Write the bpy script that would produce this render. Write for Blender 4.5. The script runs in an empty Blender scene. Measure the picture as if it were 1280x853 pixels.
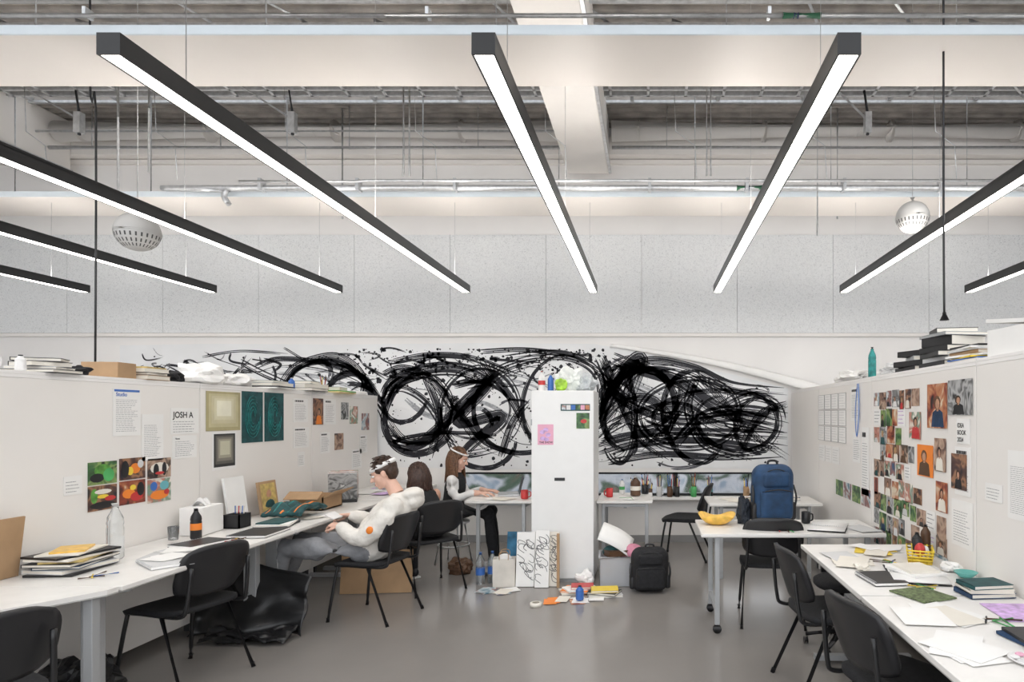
import bpy,bmesh,math,random
from mathutils import Vector,Matrix,noise
random.seed(7)
S=bpy.context.scene; COL=S.collection
V=Vector
# ---------------------------------------------------------------- materials
_M={}
def M(name,col=(.8,.8,.8),rough=.6,metal=0,var=0.0,scale=8,emit=0,bump=0,bscale=None,trans=0,spec=.5,alpha=1,coat=0):
    if name in _M: return _M[name]
    m=bpy.data.materials.new(name); m.use_nodes=True; nt=m.node_tree; p=nt.nodes['Principled BSDF']
    p.inputs['Base Color'].default_value=(*col,1); p.inputs['Roughness'].default_value=rough; p.inputs['Metallic'].default_value=metal
    p.inputs['Specular IOR Level'].default_value=spec
    p.inputs['Transmission Weight'].default_value=trans; p.inputs['Alpha'].default_value=alpha
    p.inputs['Coat Weight'].default_value=coat
    if emit: p.inputs['Emission Color'].default_value=(*col,1); p.inputs['Emission Strength'].default_value=emit
    tc=nt.nodes.new('ShaderNodeTexCoord')
    nz=nt.nodes.new('ShaderNodeTexNoise'); nz.inputs['Scale'].default_value=scale; nz.inputs['Detail'].default_value=6
    nt.links.new(tc.outputs['Object'],nz.inputs['Vector'])
    var=var or .03
    if not emit:
        r=nt.nodes.new('ShaderNodeValToRGB'); e=r.color_ramp.elements
        e[0].position=.3; e[1].position=.7
        e[0].color=(*[max(0,c*(1-var)) for c in col],1); e[1].color=(*[min(1,c*(1+var)) for c in col],1)
        nt.links.new(nz.outputs['Fac'],r.inputs['Fac']); nt.links.new(r.outputs['Color'],p.inputs['Base Color'])
    if bump:
        n2=nt.nodes.new('ShaderNodeTexNoise'); n2.inputs['Scale'].default_value=bscale or scale*4; n2.inputs['Detail'].default_value=5
        nt.links.new(tc.outputs['Object'],n2.inputs['Vector'])
        b=nt.nodes.new('ShaderNodeBump'); b.inputs['Strength'].default_value=bump; b.inputs['Distance'].default_value=.01
        nt.links.new(n2.outputs['Fac'],b.inputs['Height']); nt.links.new(b.outputs['Normal'],p.inputs['Normal'])
    _M[name]=m; return m
def PAL(name,cols,scale=9,rough=.4,dist=.8,detail=2):
    if name in _M: return _M[name]
    m=bpy.data.materials.new(name); m.use_nodes=True; nt=m.node_tree; p=nt.nodes['Principled BSDF']
    p.inputs['Roughness'].default_value=rough
    tc=nt.nodes.new('ShaderNodeTexCoord'); nz=nt.nodes.new('ShaderNodeTexNoise')
    nz.inputs['Scale'].default_value=scale; nz.inputs['Detail'].default_value=detail; nz.inputs['Distortion'].default_value=dist
    nt.links.new(tc.outputs['Object'],nz.inputs['Vector'])
    r=nt.nodes.new('ShaderNodeValToRGB'); cr=r.color_ramp; cr.interpolation='EASE'
    n=len(cols)
    cr.elements[0].position=.3; cr.elements[0].color=(*cols[0],1)
    cr.elements[1].position=.68; cr.elements[1].color=(*cols[-1],1)
    for i in range(1,n-1):
        e=cr.elements.new(.3+.38*i/(n-1)); e.color=(*cols[i],1)
    nt.links.new(nz.outputs['Fac'],r.inputs['Fac']); nt.links.new(r.outputs['Color'],p.inputs['Base Color'])
    _M[name]=m; return m
white=M('wall_white_paint',(.86,.84,.82),.7,var=.02,scale=2)
panelw=M('partition_white_laminate',(.83,.80,.765),.5,var=.025,scale=1.5)
steelp=M('beam_cream_paint',(.85,.82,.785),.6,var=.03,scale=3)
raftm=M('raft_satin_white',(.76,.715,.67),.45,var=.02,scale=2)
desk_w=M('desk_white_laminate',(.82,.80,.77),.35,var=.05,scale=7)
edgeg=M('desk_edge_grey',(.45,.44,.42),.5)
legg=M('leg_grey_steel',(.42,.43,.44),.4,.3)
galv=M('galvanised_steel',(.62,.63,.64),.35,.7,var=.15,scale=20)
dgalv=M('dark_deck_metal',(.40,.37,.34),.5,.1,var=.3,scale=5)
black=M('black_plastic',(.014,.014,.016),.42,var=.1)
blackm=M('black_metal',(.012,.012,.013),.35,var=.05)
blackf=M('black_fabric',(.013,.013,.015),.85,var=.3,scale=40,bump=.3)
ink=M('black_ink',(.010,.010,.016),.5)
inkg=M('washed_ink',(.10,.10,.115),.6,var=.4,scale=30)
inkw=M('pale_ink_wash',(.42,.43,.45),.7,var=.35,scale=22)
paper=M('paper_white',(.86,.85,.83),.7,var=.02)
paper2=M('paper_cream',(.78,.74,.66),.7)
paperg=M('paper_grey',(.62,.62,.62),.7)
txt=M('print_grey',(.33,.33,.34),.7); txtb=M('print_black',(.03,.03,.03),.7)
card=M('cardboard_brown',(.42,.27,.15),.8,var=.1)
glassm=M('clear_plastic',(.92,.95,.96),.08,trans=.92,spec=.4)
teal=M('teal_ink',(.02,.22,.21),.5,var=.5,scale=25)
darkteal=M('dark_teal',(.012,.07,.075),.6,var=.4,scale=18)
red=M('red_plastic',(.55,.04,.04),.4); orange=M('orange_print',(.85,.24,.03),.5); yellow=M('yellow_plastic',(.85,.62,.06),.45)
amber=M('amber_bag',(.82,.50,.09),.35,var=.2,scale=20)
blue=M('blue_label',(.05,.16,.5),.4); green=M('green_print',(.08,.4,.12),.5,var=.3); pink=M('pink_paper',(.8,.42,.55),.6)
lilac=M('lilac_print',(.62,.42,.72),.6,var=.3,scale=30); navy=M('navy_nylon',(.012,.045,.11),.7,var=.3,scale=14,bump=.2)
brown=M('brown_leather',(.10,.05,.025),.5,var=.2); gold=M('ochre_print',(.50,.37,.13),.5,var=.4,scale=20)
plas=M('black_polythene',(.012,.012,.013),.32,var=.2,bump=.25,bscale=12)
skinA=M('skin',(.62,.36,.26),.5,var=.06,scale=12); skinB=M('skin_fair',(.70,.43,.33),.5,var=.06,scale=12)
lipm=M('lips',(.45,.14,.12),.45); eyew=M('eye_white',(.8,.8,.78),.3); iris=M('iris_dark',(.03,.02,.015),.2)
hoodie=M('hoodie_cream_cotton',(.74,.71,.66),.9,var=.06,scale=6,bump=.35,bscale=60)
trous=M('grey_jogger_cotton',(.24,.245,.26),.9,var=.15,scale=10,bump=.3,bscale=50)
shirtw=M('white_cotton',(.78,.77,.76),.9,var=.05)
hairb=M('hair_brown',(.045,.022,.012),.45,var=.5,scale=60); hairl=M('hair_chestnut',(.13,.06,.028),.45,var=.5,scale=60); haird=M('hair_dark',(.022,.011,.008),.4,var=.5,scale=60)
sole=M('shoe_sole',(.7,.7,.68),.6)
sky_glass=M('window_glass',(.95,.97,1),.02,trans=1,spec=.3)
PH=[PAL('photo_print_a',[(.02,.02,.02),(.25,.05,.03),(.5,.2,.09),(.7,.6,.45)]),
    PAL('photo_print_b',[(.03,.05,.02),(.05,.14,.05),(.25,.35,.12),(.02,.02,.02)]),
    PAL('photo_print_c',[(.04,.03,.03),(.25,.15,.11),(.5,.35,.26),(.1,.07,.05)]),
    PAL('photo_print_d',[(.65,.65,.63),(.15,.15,.15),(.45,.45,.45),(.03,.03,.03)]),
    PAL('photo_print_e',[(.1,.22,.3),(.6,.65,.66),(.3,.14,.12),(.06,.1,.18)]),
    PAL('photo_print_f',[(.75,.70,.6),(.5,.2,.15),(.2,.3,.22),(.85,.8,.72)]),
    PAL('photo_print_g',[(.02,.02,.03),(.1,.05,.04),(.35,.18,.1),(.02,.02,.02)])]
skinp=M('portrait_skin',(.5,.27,.17),.5,var=.2,scale=30)
# ---------------------------------------------------------------- builder
def ring_frame(d):
    d=d.normalized(); a=V((0,0,1)) if abs(d.z)<.9 else V((1,0,0))
    u=d.cross(a).normalized(); return u,u.cross(d).normalized()
class B:
    def __init__(s,name): s.n=name; s.v=[]; s.f=[]; s.ms=[]
    def mi(s,m):
        if m not in s.ms: s.ms.append(m)
        return s.ms.index(m)
    def add(s,vs,fs,m,smooth=False,mtx=None):
        o=len(s.v); k=s.mi(m)
        for v in vs:
            v=V(v); s.v.append(mtx@v if mtx else v)
        for f in fs: s.f.append(([o+i for i in f],k,smooth))
    def box(s,c,sz,m,rz=0,bev=0,rot=None,seg=2):
        R=(rot or Matrix.Rotation(rz,3,'Z')).to_4x4(); T=Matrix.Translation(V(c))@R
        if bev:
            bm=bmesh.new(); bmesh.ops.create_cube(bm,size=1)
            for v in bm.verts: v.co=V((v.co.x*sz[0],v.co.y*sz[1],v.co.z*sz[2]))
            bmesh.ops.bevel(bm,geom=bm.edges[:],offset=bev,segments=seg,profile=.5,affect='EDGES')
            bm.verts.index_update()
            s.add([v.co.copy() for v in bm.verts],[[v.index for v in f.verts] for f in bm.faces],m,seg>2,T); bm.free(); return
        x,y,z=[q/2 for q in sz]
        s.add([(-x,-y,-z),(x,-y,-z),(x,y,-z),(-x,y,-z),(-x,-y,z),(x,-y,z),(x,y,z),(-x,y,z)],
              [(0,3,2,1),(4,5,6,7),(0,1,5,4),(1,2,6,5),(2,3,7,6),(3,0,4,7)],m,False,T)
    def bb(s,x0,x1,y0,y1,z0,z1,m,bev=0): s.box(((x0+x1)/2,(y0+y1)/2,(z0+z1)/2),(abs(x1-x0),abs(y1-y0),abs(z1-z0)),m,bev=bev)
    def prism(s,pts,z0,z1,m):
        n=len(pts); s.add([(p[0],p[1],z0) for p in pts]+[(p[0],p[1],z1) for p in pts],[tuple(reversed(range(n))),tuple(range(n,2*n))]+[(i,(i+1)%n,n+(i+1)%n,n+i) for i in range(n)],m)
    def loft(s,rings,m,cap=True,smooth=True,closed=True):
        n=len(rings[0]); vs=[p for r in rings for p in r]; fs=[]
        for i in range(len(rings)-1):
            for j in range(n if closed else n-1):
                k=(j+1)%n; fs.append((i*n+j,i*n+k,(i+1)*n+k,(i+1)*n+j))
        if cap: fs.append(tuple(reversed(range(n)))); fs.append(tuple((len(rings)-1)*n+j for j in range(n)))
        s.add(vs,fs,m,smooth)
    def tube(s,pts,r,m,seg=8,closed=False,sm=0,flat=1):
        pts=[V(p) for p in pts]
        if sm: pts,rr=smoothpts(pts,sm,r if isinstance(r,(list,tuple)) else None); r=rr if rr else r
        n=len(pts); rings=[]; u=None
        for i,p in enumerate(pts):
            d=(pts[min(i+1,n-1)]-pts[max(i-1,0)])
            if d.length<1e-7: d=V((0,0,1))
            d.normalize()
            if u is None: u,w=ring_frame(d)
            else:
                u=(u-d*u.dot(d)); u=u.normalized() if u.length>1e-5 else ring_frame(d)[0]; w=d.cross(u)
            q=r[i] if isinstance(r,(list,tuple)) else r
            rings.append([p+u*math.cos(t)*q+w*math.sin(t)*q*flat for t in [2*math.pi*k/seg for k in range(seg)]])
        s.loft(rings,m)
    def cyl(s,p0,p1,r,m,seg=16,r2=None):
        s.tube([p0,p1],[r,r if r2 is None else r2],m,seg)
    def lathe(s,prof,c,m,seg=20,cap=True,mtx=None):
        c=V(c); rings=[[ (V((r*math.cos(t),r*math.sin(t),z)) if not mtx else mtx@V((r*math.cos(t),r*math.sin(t),z)))+c for t in [2*math.pi*k/seg for k in range(seg)]] for r,z in prof]
        s.loft(rings,m,cap)
    def ell(s,c,r,m,R=None,seg=16,rings=10):
        T=Matrix.Translation(V(c))@((R.to_4x4() if R else Matrix.Identity(4)))
        rg=[]
        for i in range(rings+1):
            a=-math.pi/2+math.pi*i/rings; a=max(min(a,1.55),-1.55)
            rg.append([T@V((r[0]*math.cos(a)*math.cos(t),r[1]*math.cos(a)*math.sin(t),r[2]*math.sin(a))) for t in [2*math.pi*k/seg for k in range(seg)]])
        s.loft(rg,m)
    def quad(s,a,b,c,d,m): s.add([a,b,c,d],[(0,1,2,3)],m)
    def sheet(s,fn,nu,nv,m,th=.01,smooth=True):
        P=[[V(fn(i/nu,j/nv)) for j in range(nv+1)] for i in range(nu+1)]
        def N(i,j):
            a=P[min(i+1,nu)][j]-P[max(i-1,0)][j]; b=P[i][min(j+1,nv)]-P[i][max(j-1,0)]
            n=a.cross(b); return n.normalized() if n.length>1e-9 else V((0,0,1))
        W=nv+1; top=[];bot=[]
        for i in range(nu+1):
            for j in range(nv+1):
                n=N(i,j)*th/2; top.append(P[i][j]+n); bot.append(P[i][j]-n)
        L=len(top); fs=[]
        for i in range(nu):
            for j in range(nv):
                a=i*W+j; fs.append((a,a+W,a+W+1,a+1)); fs.append((L+a,L+a+1,L+a+W+1,L+a+W))
        for i in range(nu):
            a=i*W; fs.append((a,L+a,L+a+W,a+W)); a=i*W+nv; fs.append((a,a+W,L+a+W,L+a))
        for j in range(nv):
            a=j; fs.append((a,a+1,L+a+1,L+a)); a=nu*W+j; fs.append((a,L+a,L+a+1,a+1))
        s.add(top+bot,fs,m,smooth)
    def mesh(s):
        me=bpy.data.meshes.new(s.n); me.from_pydata([tuple(v) for v in s.v],[],[f[0] for f in s.f])
        for m in s.ms: me.materials.append(m)
        me.polygons.foreach_set('material_index',[f[1] for f in s.f]); me.polygons.foreach_set('use_smooth',[f[2] for f in s.f])
        me.update(); return me
    def done(s,loc=(0,0,0),rz=0,parent=None):
        o=bpy.data.objects.new(s.n,s.mesh()); COL.objects.link(o); o.location=loc; o.rotation_euler=(0,0,rz)
        if parent: o.parent=parent
        return o
def smoothpts(pts,k,r=None):
    out=[];ro=[]; n=len(pts)
    for i in range(n-1):
        p0=pts[max(i-1,0)];p1=pts[i];p2=pts[i+1];p3=pts[min(i+2,n-1)]
        for q in range(k):
            t=q/k
            out.append(.5*((2*p1)+(p2-p0)*t+(2*p0-5*p1+4*p2-p3)*t*t+(3*p1-p0-3*p2+p3)*t**3))
            if r: ro.append(r[i]*(1-t)+r[i+1]*t)
    out.append(pts[-1]); 
    if r: ro.append(r[-1])
    return out,(ro if r else None)
# ---------------------------------------------------------------- camera + world
cam=bpy.data.cameras.new('camera'); co=bpy.data.objects.new('camera',cam); COL.objects.link(co)
co.location=(0,0,1.6); co.rotation_euler=(math.pi/2,0,0); cam.sensor_width=36; cam.lens=22.5
cam.shift_x=-.1344; cam.shift_y=.0723; cam.clip_start=.05; S.camera=co
w=bpy.data.worlds.new('sky'); S.world=w; w.use_nodes=True; bg=w.node_tree.nodes['Background']
bg.inputs['Color'].default_value=(.94,.965,1,1); bg.inputs['Strength'].default_value=2.25
S.view_settings.view_transform='Standard'; S.view_settings.look='None'; S.view_settings.exposure=0
# ---------------------------------------------------------------- room shell
BW=8.05; ZC=5.2; XL=-11; XR=8
floorm=M('painted_screed_floor',(.26,.242,.226),.18,var=.06,scale=1.2,bump=.03,bscale=30,spec=.55)
b=B('floor'); b.bb(XL,XR,-4,BW+.25,-.1,0,floorm); b.done()
W0,W1,WZ0,WZ1=-2.5,1.74,.58,.88
b=B('wall_back'); b.bb(XL,W0,BW,BW+.25,0,5.6,white); b.bb(W1,XR,BW,BW+.25,0,5.6,white)
b.bb(W0,W1,BW,BW+.25,0,WZ0,white); b.bb(W0,W1,BW,BW+.25,WZ1,5.6,white); b.done()
b=B('wall_left'); b.bb(XL-.2,XL,-4,BW+.25,0,5.6,white); b.done()
b=B('wall_right'); b.bb(XR,XR+.2,-4,BW+.25,0,5.6,white); b.done()
b=B('baseboard_back'); b.bb(XL,XR,BW-.015,BW,0,.09,M('skirting_grey',(.3,.3,.3),.5)); b.done()
wf=M('window_frame_anthracite',(.03,.032,.035),.4,.3)
for k in range(3):
    x0=W0+(W1-W0)*k/3; x1=W0+(W1-W0)*(k+1)/3
    b=B('window_%d'%(k+1))
    for q in ((x0,x1,WZ0,WZ0+.03),(x0,x1,WZ1-.03,WZ1),(x0,x0+.03,WZ0,WZ1),(x1-.03,x1,WZ0,WZ1)): b.bb(q[0],q[1],BW+.06,BW+.12,q[2],q[3],wf)
    b.bb(x0+.03,x1-.03,BW+.085,BW+.095,WZ0+.03,WZ1-.03,sky_glass); b.done()
b=B('trim_window_sill'); b.bb(W0,W1,BW-.16,BW+.06,WZ0-.03,WZ0,white,bev=.004); b.done()
b=B('outside_pavement'); b.bb(-25,25,BW+.25,40,-.4,-.2,M('pale_paving',(.34,.36,.38),.8,var=.4,scale=1)); b.done()
b=B('outside_brick_building'); b.bb(-25,25,14,15,-.2,1.0,PAL('brick_and_hedge',[(.16,.10,.08),(.05,.08,.05),(.4,.4,.42),(.2,.25,.3)],scale=1.5)); b.done()
def woodwool():
    m=bpy.data.materials.new('wood_wool_board'); m.use_nodes=True; nt=m.node_tree; p=nt.nodes['Principled BSDF']; p.inputs['Roughness'].default_value=.9
    tc=nt.nodes.new('ShaderNodeTexCoord'); nz=nt.nodes.new('ShaderNodeTexNoise'); nz.inputs['Scale'].default_value=70; nz.inputs['Detail'].default_value=3; nz.inputs['Distortion'].default_value=2
    nt.links.new(tc.outputs['Object'],nz.inputs['Vector']); r=nt.nodes.new('ShaderNodeValToRGB'); e=r.color_ramp.elements
    e[0].position=.30; e[0].color=(.48,.49,.50,1); e[1].position=.47; e[1].color=(.81,.82,.82,1)
    nt.links.new(nz.outputs['Fac'],r.inputs['Fac']); nt.links.new(r.outputs['Color'],p.inputs['Base Color']); return m
ww=woodwool()
b=B('acoustic_wall_panels')
x=-10.9
while x<7.9:
    b.bb(x+.001,min(x+1.197,7.95),BW-.03,BW,2.63,3.86,ww); x+=1.2
b.done()
b=B('trim_dado'); b.bb(XL,XR,BW-.045,BW,2.585,2.625,steelp); b.done()
b=B('trim_upper'); b.bb(XL,XR,BW-.06,BW,4.74,4.79,steelp); b.done()
b=B('ceiling')
for q in [(XL,XR,7.32,BW),(XL,XR,4.9,7.08),(XL,XR,3.0,4.75)]:
    b.bb(q[0],q[1],q[2],q[3],ZC+.04,ZC+.1,dgalv)
    y=q[2]
    while y<q[3]-.06: b.bb(q[0],q[1],y,y+.05,ZC,ZC+.04,dgalv); y+=.13
for k in range(8): b.bb(XL,XR,-4+k*1.0,-3.92+k*1.0,ZC,ZC+.12,wf)
for k in range(20): b.bb(XL+k,XL+k+.05,-4,3,ZC,ZC+.1,wf)
b.done()
b=B('window_rooflight')
b.bb(XL,XR,7.085,7.315,ZC+.06,ZC+.07,sky_glass)
for k in range(20): b.bb(XL+k*.98,XL+k*.98+.04,7.05,7.35,ZC-.01,ZC+.05,galv)
b.bb(XL,XR,7.05,7.09,ZC-.03,ZC,galv); b.bb(XL,XR,7.31,7.35,ZC-.03,ZC,galv); b.done()
for k,(xa,xb) in enumerate(((-1.0,-.5),(-7.6,-7.1),(5.5,6.0))):
    b=B('ceiling_beam'); b.bb(xa,xb,-4,7.85,4.56,ZC-.001,steelp,bev=.01)
    b.bb(xb,xb+.03,-4,7.85,4.56,4.6,galv); b.done()
b=B('upper_bulkhead'); b.bb(XL,XR,7.86,BW-.001,4.8,5.02,steelp); b.done()
b=B('ventilation_duct')
for (xa,xb) in ((-7.05,-1.02),(-.45,5.45)):
    b.cyl((xa,7.62,4.98),(xb,7.62,4.98),.12,white,24)
    x=xa+.3
    while x<xb: b.cyl((x,7.62,4.98),(x+.03,7.62,4.98),.126,steelp,24); x+=1.5
b.done()
for ya,yb in ((3.86,4.48),(6.72,7.40)):
    b=B('suspended_raft')
    b.bb(-10.5,7.4,ya,yb,3.90,3.935,raftm,bev=.004)
    b.bb(-10.5,7.4,ya-.015,ya-.001,3.89,3.945,M('raft_edge_trim',(.66,.72,.76),.4))
    x=-10
    while x<7.2:
        b.tube([(x,(ya+yb)/2,3.935),(x,(ya+yb)/2,ZC)],.006,galv,6); x+=1.5
    b.done()
tape=M('conduit_tape_green',(.03,.16,.08),.5); tapeb=M('conduit_tape_dark',(.03,.05,.12),.5)
b=B('conduit_pipe'); b.tube([(-10.5,3.78,3.965),(7.4,3.78,3.965)],.011,galv,10); b.tube([(-10.5,3.74,3.935),(7.4,3.74,3.935)],.016,galv,10)
for k in range(9): b.box((-9.3+k*2,3.76,3.96),(.02,.06,.05),galv)
b.cyl((.78,3.74,3.935),(1.0,3.74,3.935),.018,tape,12); b.cyl((.84,3.74,3.935),(.87,3.74,3.935),.0185,tapeb,12); b.done()
b=B('conduit_pipe'); b.tube([(-4.35,6.62,3.78),(-4.40,6.62,3.86),(-4.36,6.62,3.93),(-4.2,6.62,3.95),(7.4,6.62,3.95)],.028,galv,10,sm=4)
b.tube([(-4.2,6.55,3.99),(-3,6.55,3.99),(-2.9,6.55,4.0),(7.4,6.55,4.0)],.016,galv,8)
for k in range(12): b.box((-4+k,6.6,3.97),(.03,.1,.12),galv)
b.cyl((.9,6.62,3.95),(1.16,6.62,3.95),.030,tape,12); b.cyl((.98,6.62,3.95),(1.03,6.62,3.95),.031,tapeb,12); b.done()
b=B('conduit_pipe'); b.tube([(-7,7.46,4.72),(-1.05,7.46,4.72)],.022,galv,10); b.tube([(-.44,7.46,4.72),(5.4,7.46,4.72)],.022,galv,10); b.tube([(-7,7.3,4.84),(-1.05,7.3,4.84)],.014,galv,8)
for x in (-6.5,-5,-3.5,-2,.2,1.8,3.4): b.tube([(x,7.46,4.7),(x,7.46,ZC)],.006,galv,6)
b.done()
b=B('ceiling_hanger_rods')
for x,y,z0 in ((-4.9,5.9,3.5),(-4.85,6.2,3.95),(-2.5,6.5,4.03),(-2.44,6.5,4.03),(.58,6.5,4.03),(.62,6.5,4.03),(1.73,6.6,3.45),(-3.6,7.5,3.9),(2.2,7.5,3.9)):
    b.tube([(x,y,z0),(x,y,ZC)],.011,galv,6)
for x in (-3.9,2.3,4.2,-6.2):
    b.tube([(x,6.9,ZC-.01),(x+.05,6.9,4.85),(x+.05,6.9,4.62)],.016,wf,6); b.box((x+.05,6.9,4.75),(.07,.07,.22),galv)
    b.tube([(x-.6,6.6,ZC-.02),(x+.03,6.9,4.8)],.012,galv,6)
for k in range(16):
    x=-7+k*.9; b.tube([(x,5.0+(k%3)*.4,ZC-.02),(x+.5,5.9,ZC-.12)],.014,galv,6)
for k in range(9):
    x=-6.5+k*1.35; b.tube([(x,6.65,ZC-.05),(x+.02,6.65,4.55),(x+.22,6.65,4.4),(x+.24,6.65,4.05)],.005,galv,5)
b.done()
b=B('cable_tray'); 
for k in range(3): b.tube([(XL,5.15+.14*k,ZC-.15-.03*k),(XR,5.15+.14*k,ZC-.15-.03*k)],.02,galv,8)
b.bb(XL,XR,5.7,5.85,ZC-.16,ZC-.1,galv)
for k in range(3):
    b.bb(-7.05,5.4,6.75+.13*k,6.78+.13*k,ZC-.10,ZC-.04,galv)
for k in range(30): b.bb(-7+k*.41,-6.97+k*.41,6.75,7.04,ZC-.10,ZC-.085,galv)
b.done()
# ---------------------------------------------------------------- linear lights (downlight pendants, with an added top glow)
lightm=M('led_diffuser',(1,.955,.89),.5,emit=13.5)
upm=M('added_top_glow',(1,.95,.90),.5,emit=23)  # unseen upward glow, added to brighten raft undersides and upper wall
for x in (-6.45,-5.0,-3.56,-2.1,-.645,.775,2.22,3.65):
    b=B('linear_pendant_light'); hw=.046
    b.bb(x-hw,x-hw+.008,2.49,7.32,3.0,3.085,blackm); b.bb(x+hw-.008,x+hw,2.49,7.32,3.0,3.085,blackm)
    b.bb(x-hw,x+hw,2.49,7.32,3.065,3.07,blackm); b.bb(x-hw,x+hw,2.482,2.49,3.0,3.085,blackm); b.bb(x-hw,x+hw,7.32,7.328,3.0,3.085,blackm)
    b.bb(x-hw+.009,x+hw-.009,2.492,7.318,3.003,3.012,lightm)
    b.bb(x-hw+.009,x+hw-.009,4.3,7.25,3.071,3.076,upm)  # added glow strip, hidden in the top of the housing
    for y in (2.9,4.9,6.9): b.tube([(x,y,3.077),(x,y,3.89 if y>6.6 else ZC)],.0018,galv,5)
    b.done()
# ---------------------------------------------------------------- pendant speakers
spk=M('speaker_white',(.66,.65,.63),.45); dk=M('speaker_slot',(.10,.10,.10),.8)
for x,y,z,r in ((-4.0,5.0,3.03,.152),(2.26,5.5,3.30,.138)):
    b=B('pendant_speaker')
    b.ell((0,0,0),(r,r,r*.97),spk,seg=28,rings=18)
    b.cyl((0,0,-.012),(0,0,.0),r*1.015,spk,28)
    for i in range(26):
        a=2*math.pi*i/26
        for el in (-.3,-.62,-.9):
            p=V((math.cos(a)*math.cos(el),math.sin(a)*math.cos(el),math.sin(el)*.97))*r*1.003; wd=.006*math.cos(el)
            t=V((-math.sin(a),math.cos(a),0)); d=V((-math.cos(a)*math.sin(el),-math.sin(a)*math.sin(el),math.cos(el)))
            b.quad(p-t*wd-d*.015,p+t*wd-d*.015,p+t*wd+d*.015,p-t*wd+d*.015,dk)
    b.cyl((0,0,r*.95),(0,0,r+.03),.02,spk); b.tube([(0,0,r),(0,0,ZC-z)],.003,galv,5)
    b.done((x,y,z))
for pts in ([(-4.02,4.6,ZC),(-4.02,4.6,3.9),(-3.98,4.6,3.8),(-3.985,4.6,1.87)],[(1.86,4.05,ZC),(1.86,4.05,3.0),(1.865,4.05,2.2)]):
    b=B('power_cord'); b.tube(pts,.007,black,6,sm=3); e=V(pts[-1]); b.tube([e+V((0,0,.05)),e],[.012,.03],black,8); b.done()
# ---------------------------------------------------------------- partitions
LX=-3.4; RX=1.75
def partition(name,x,out,ys,top):
    for a,c in zip(ys[:-1],ys[1:]):
        b=B(name); th=.05; x0,x1=(x-th,x) if out<0 else (x,x+th)
        b.bb(x0,x1,a+.003,c-.003,.06,top-.02,panelw,bev=.003)
        b.bb(x0,x1,a+.003,c-.003,top-.019,top,white)
        b.bb(x0+out*.36,x1+out*.36,a+.003,c-.003,.06,top-.02,panelw)
        b.bb(min(x,x+out*.42),max(x,x+out*.42),a+.003,c-.003,top+.001,top+.018,white)
        for y in (a+.08,c-.08): b.bb(x0,x1,y-.02,y+.02,0,.06,blackm)
        b.bb(min(x0,x0+out*.36)+.01,max(x1,x1+out*.36)-.01,a+.02,a+.05,0,top-.02,panelw)
        b.done()
partition('partition_screen',LX,-1,[1.64,3.24,4.84,6.44,8.0],1.822)
partition('partition_screen',RX,1,[.23,1.83,3.43,5.04,6.62,7.9],1.885)
LT=1.84; RT=1.903
# ---------------------------------------------------------------- mural
def U(x,y,o=.006): return V(((x-812)/99.4,BW-o,1.6-(y-519)/99.4))
mur=B('ink_mural_on_paper')
outl=[(150,432),(260,430),(420,431),(600,429),(742,430),(800,440),(870,458),(930,472),(985,486),(985,587),(860,585),(640,587),(480,584),(150,584)]
mur.add([U(*p,.004) for p in outl],[tuple(range(len(outl)))],M('mural_paper',(.82,.825,.83),.7,var=.05,scale=2))
def curl(u,v):
    p0=U(765,430,.01); p1=U(1032,484,.01); p=p0.lerp(p1,u); lift=.02+.05*u*u
    a=v*2.6; r=.02+.05*u
    return (p.x-.1*v*(.3+u),p.y-lift-r*math.sin(a)*.6,p.z-.02*v+r*(1-math.cos(a))*-.55+.06*math.sin(math.pi*u))
mur.sheet(curl,24,8,paper,.003)
rnd=random.Random(11)
def stroke(pts,w,n=None,dry=.3,m=None,off=.0056):
    P,_=smoothpts([V((p[0],p[1],0)) for p in pts],9); n=n or max(2,int(w/1.7))
    for k in range(n):
        o=(k+.5)/n-.5; o*=w; bw=w/n*rnd.uniform(.7,1.6)
        if k not in (0,n//2) and rnd.random()<dry*.5: continue
        i0=int(rnd.random()**2*dry*len(P)*.5); i1=len(P)-int(rnd.random()**1.5*dry*len(P)*.9)
        vs=[];fs=[]
        for i in range(i0,i1):
            d=P[min(i+1,len(P)-1)]-P[max(i-1,0)]
            if d.length<1e-6: continue
            d.normalize(); nn=V((-d.y,d.x,0)); e=min(1,(i-i0+1)/3,(i1-i)/5); ww_=bw*e*(.8+.5*noise.noise(V((i*.15,k*3.1,w))))
            c=P[i]+nn*o*(1+.15*noise.noise(V((i*.08,k*1.7,3))))
            a=c+nn*ww_/2; q=c-nn*ww_/2; vs+= [U(a.x,a.y,off),U(q.x,q.y,off)]
        for i in range(len(vs)//2-1): fs.append((2*i,2*i+1,2*i+3,2*i+2))
        if fs: mur.add(vs,fs,m or ink)
def loop(cx,cy,rx,ry,a0,a1,w,rot=0,**k):
    n=max(6,int(abs(a1-a0)/.35)); pts=[]
    for i in range(n+1):
        a=a0+(a1-a0)*i/n; g=1+.05*math.sin(a*2.3+cx); x=rx*g*math.cos(a); y=ry*g*math.sin(a)
        pts.append((cx+x*math.cos(rot)-y*math.sin(rot),cy+x*math.sin(rot)+y*math.cos(rot)))
    stroke(pts,w,**k)
pi=math.pi
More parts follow.
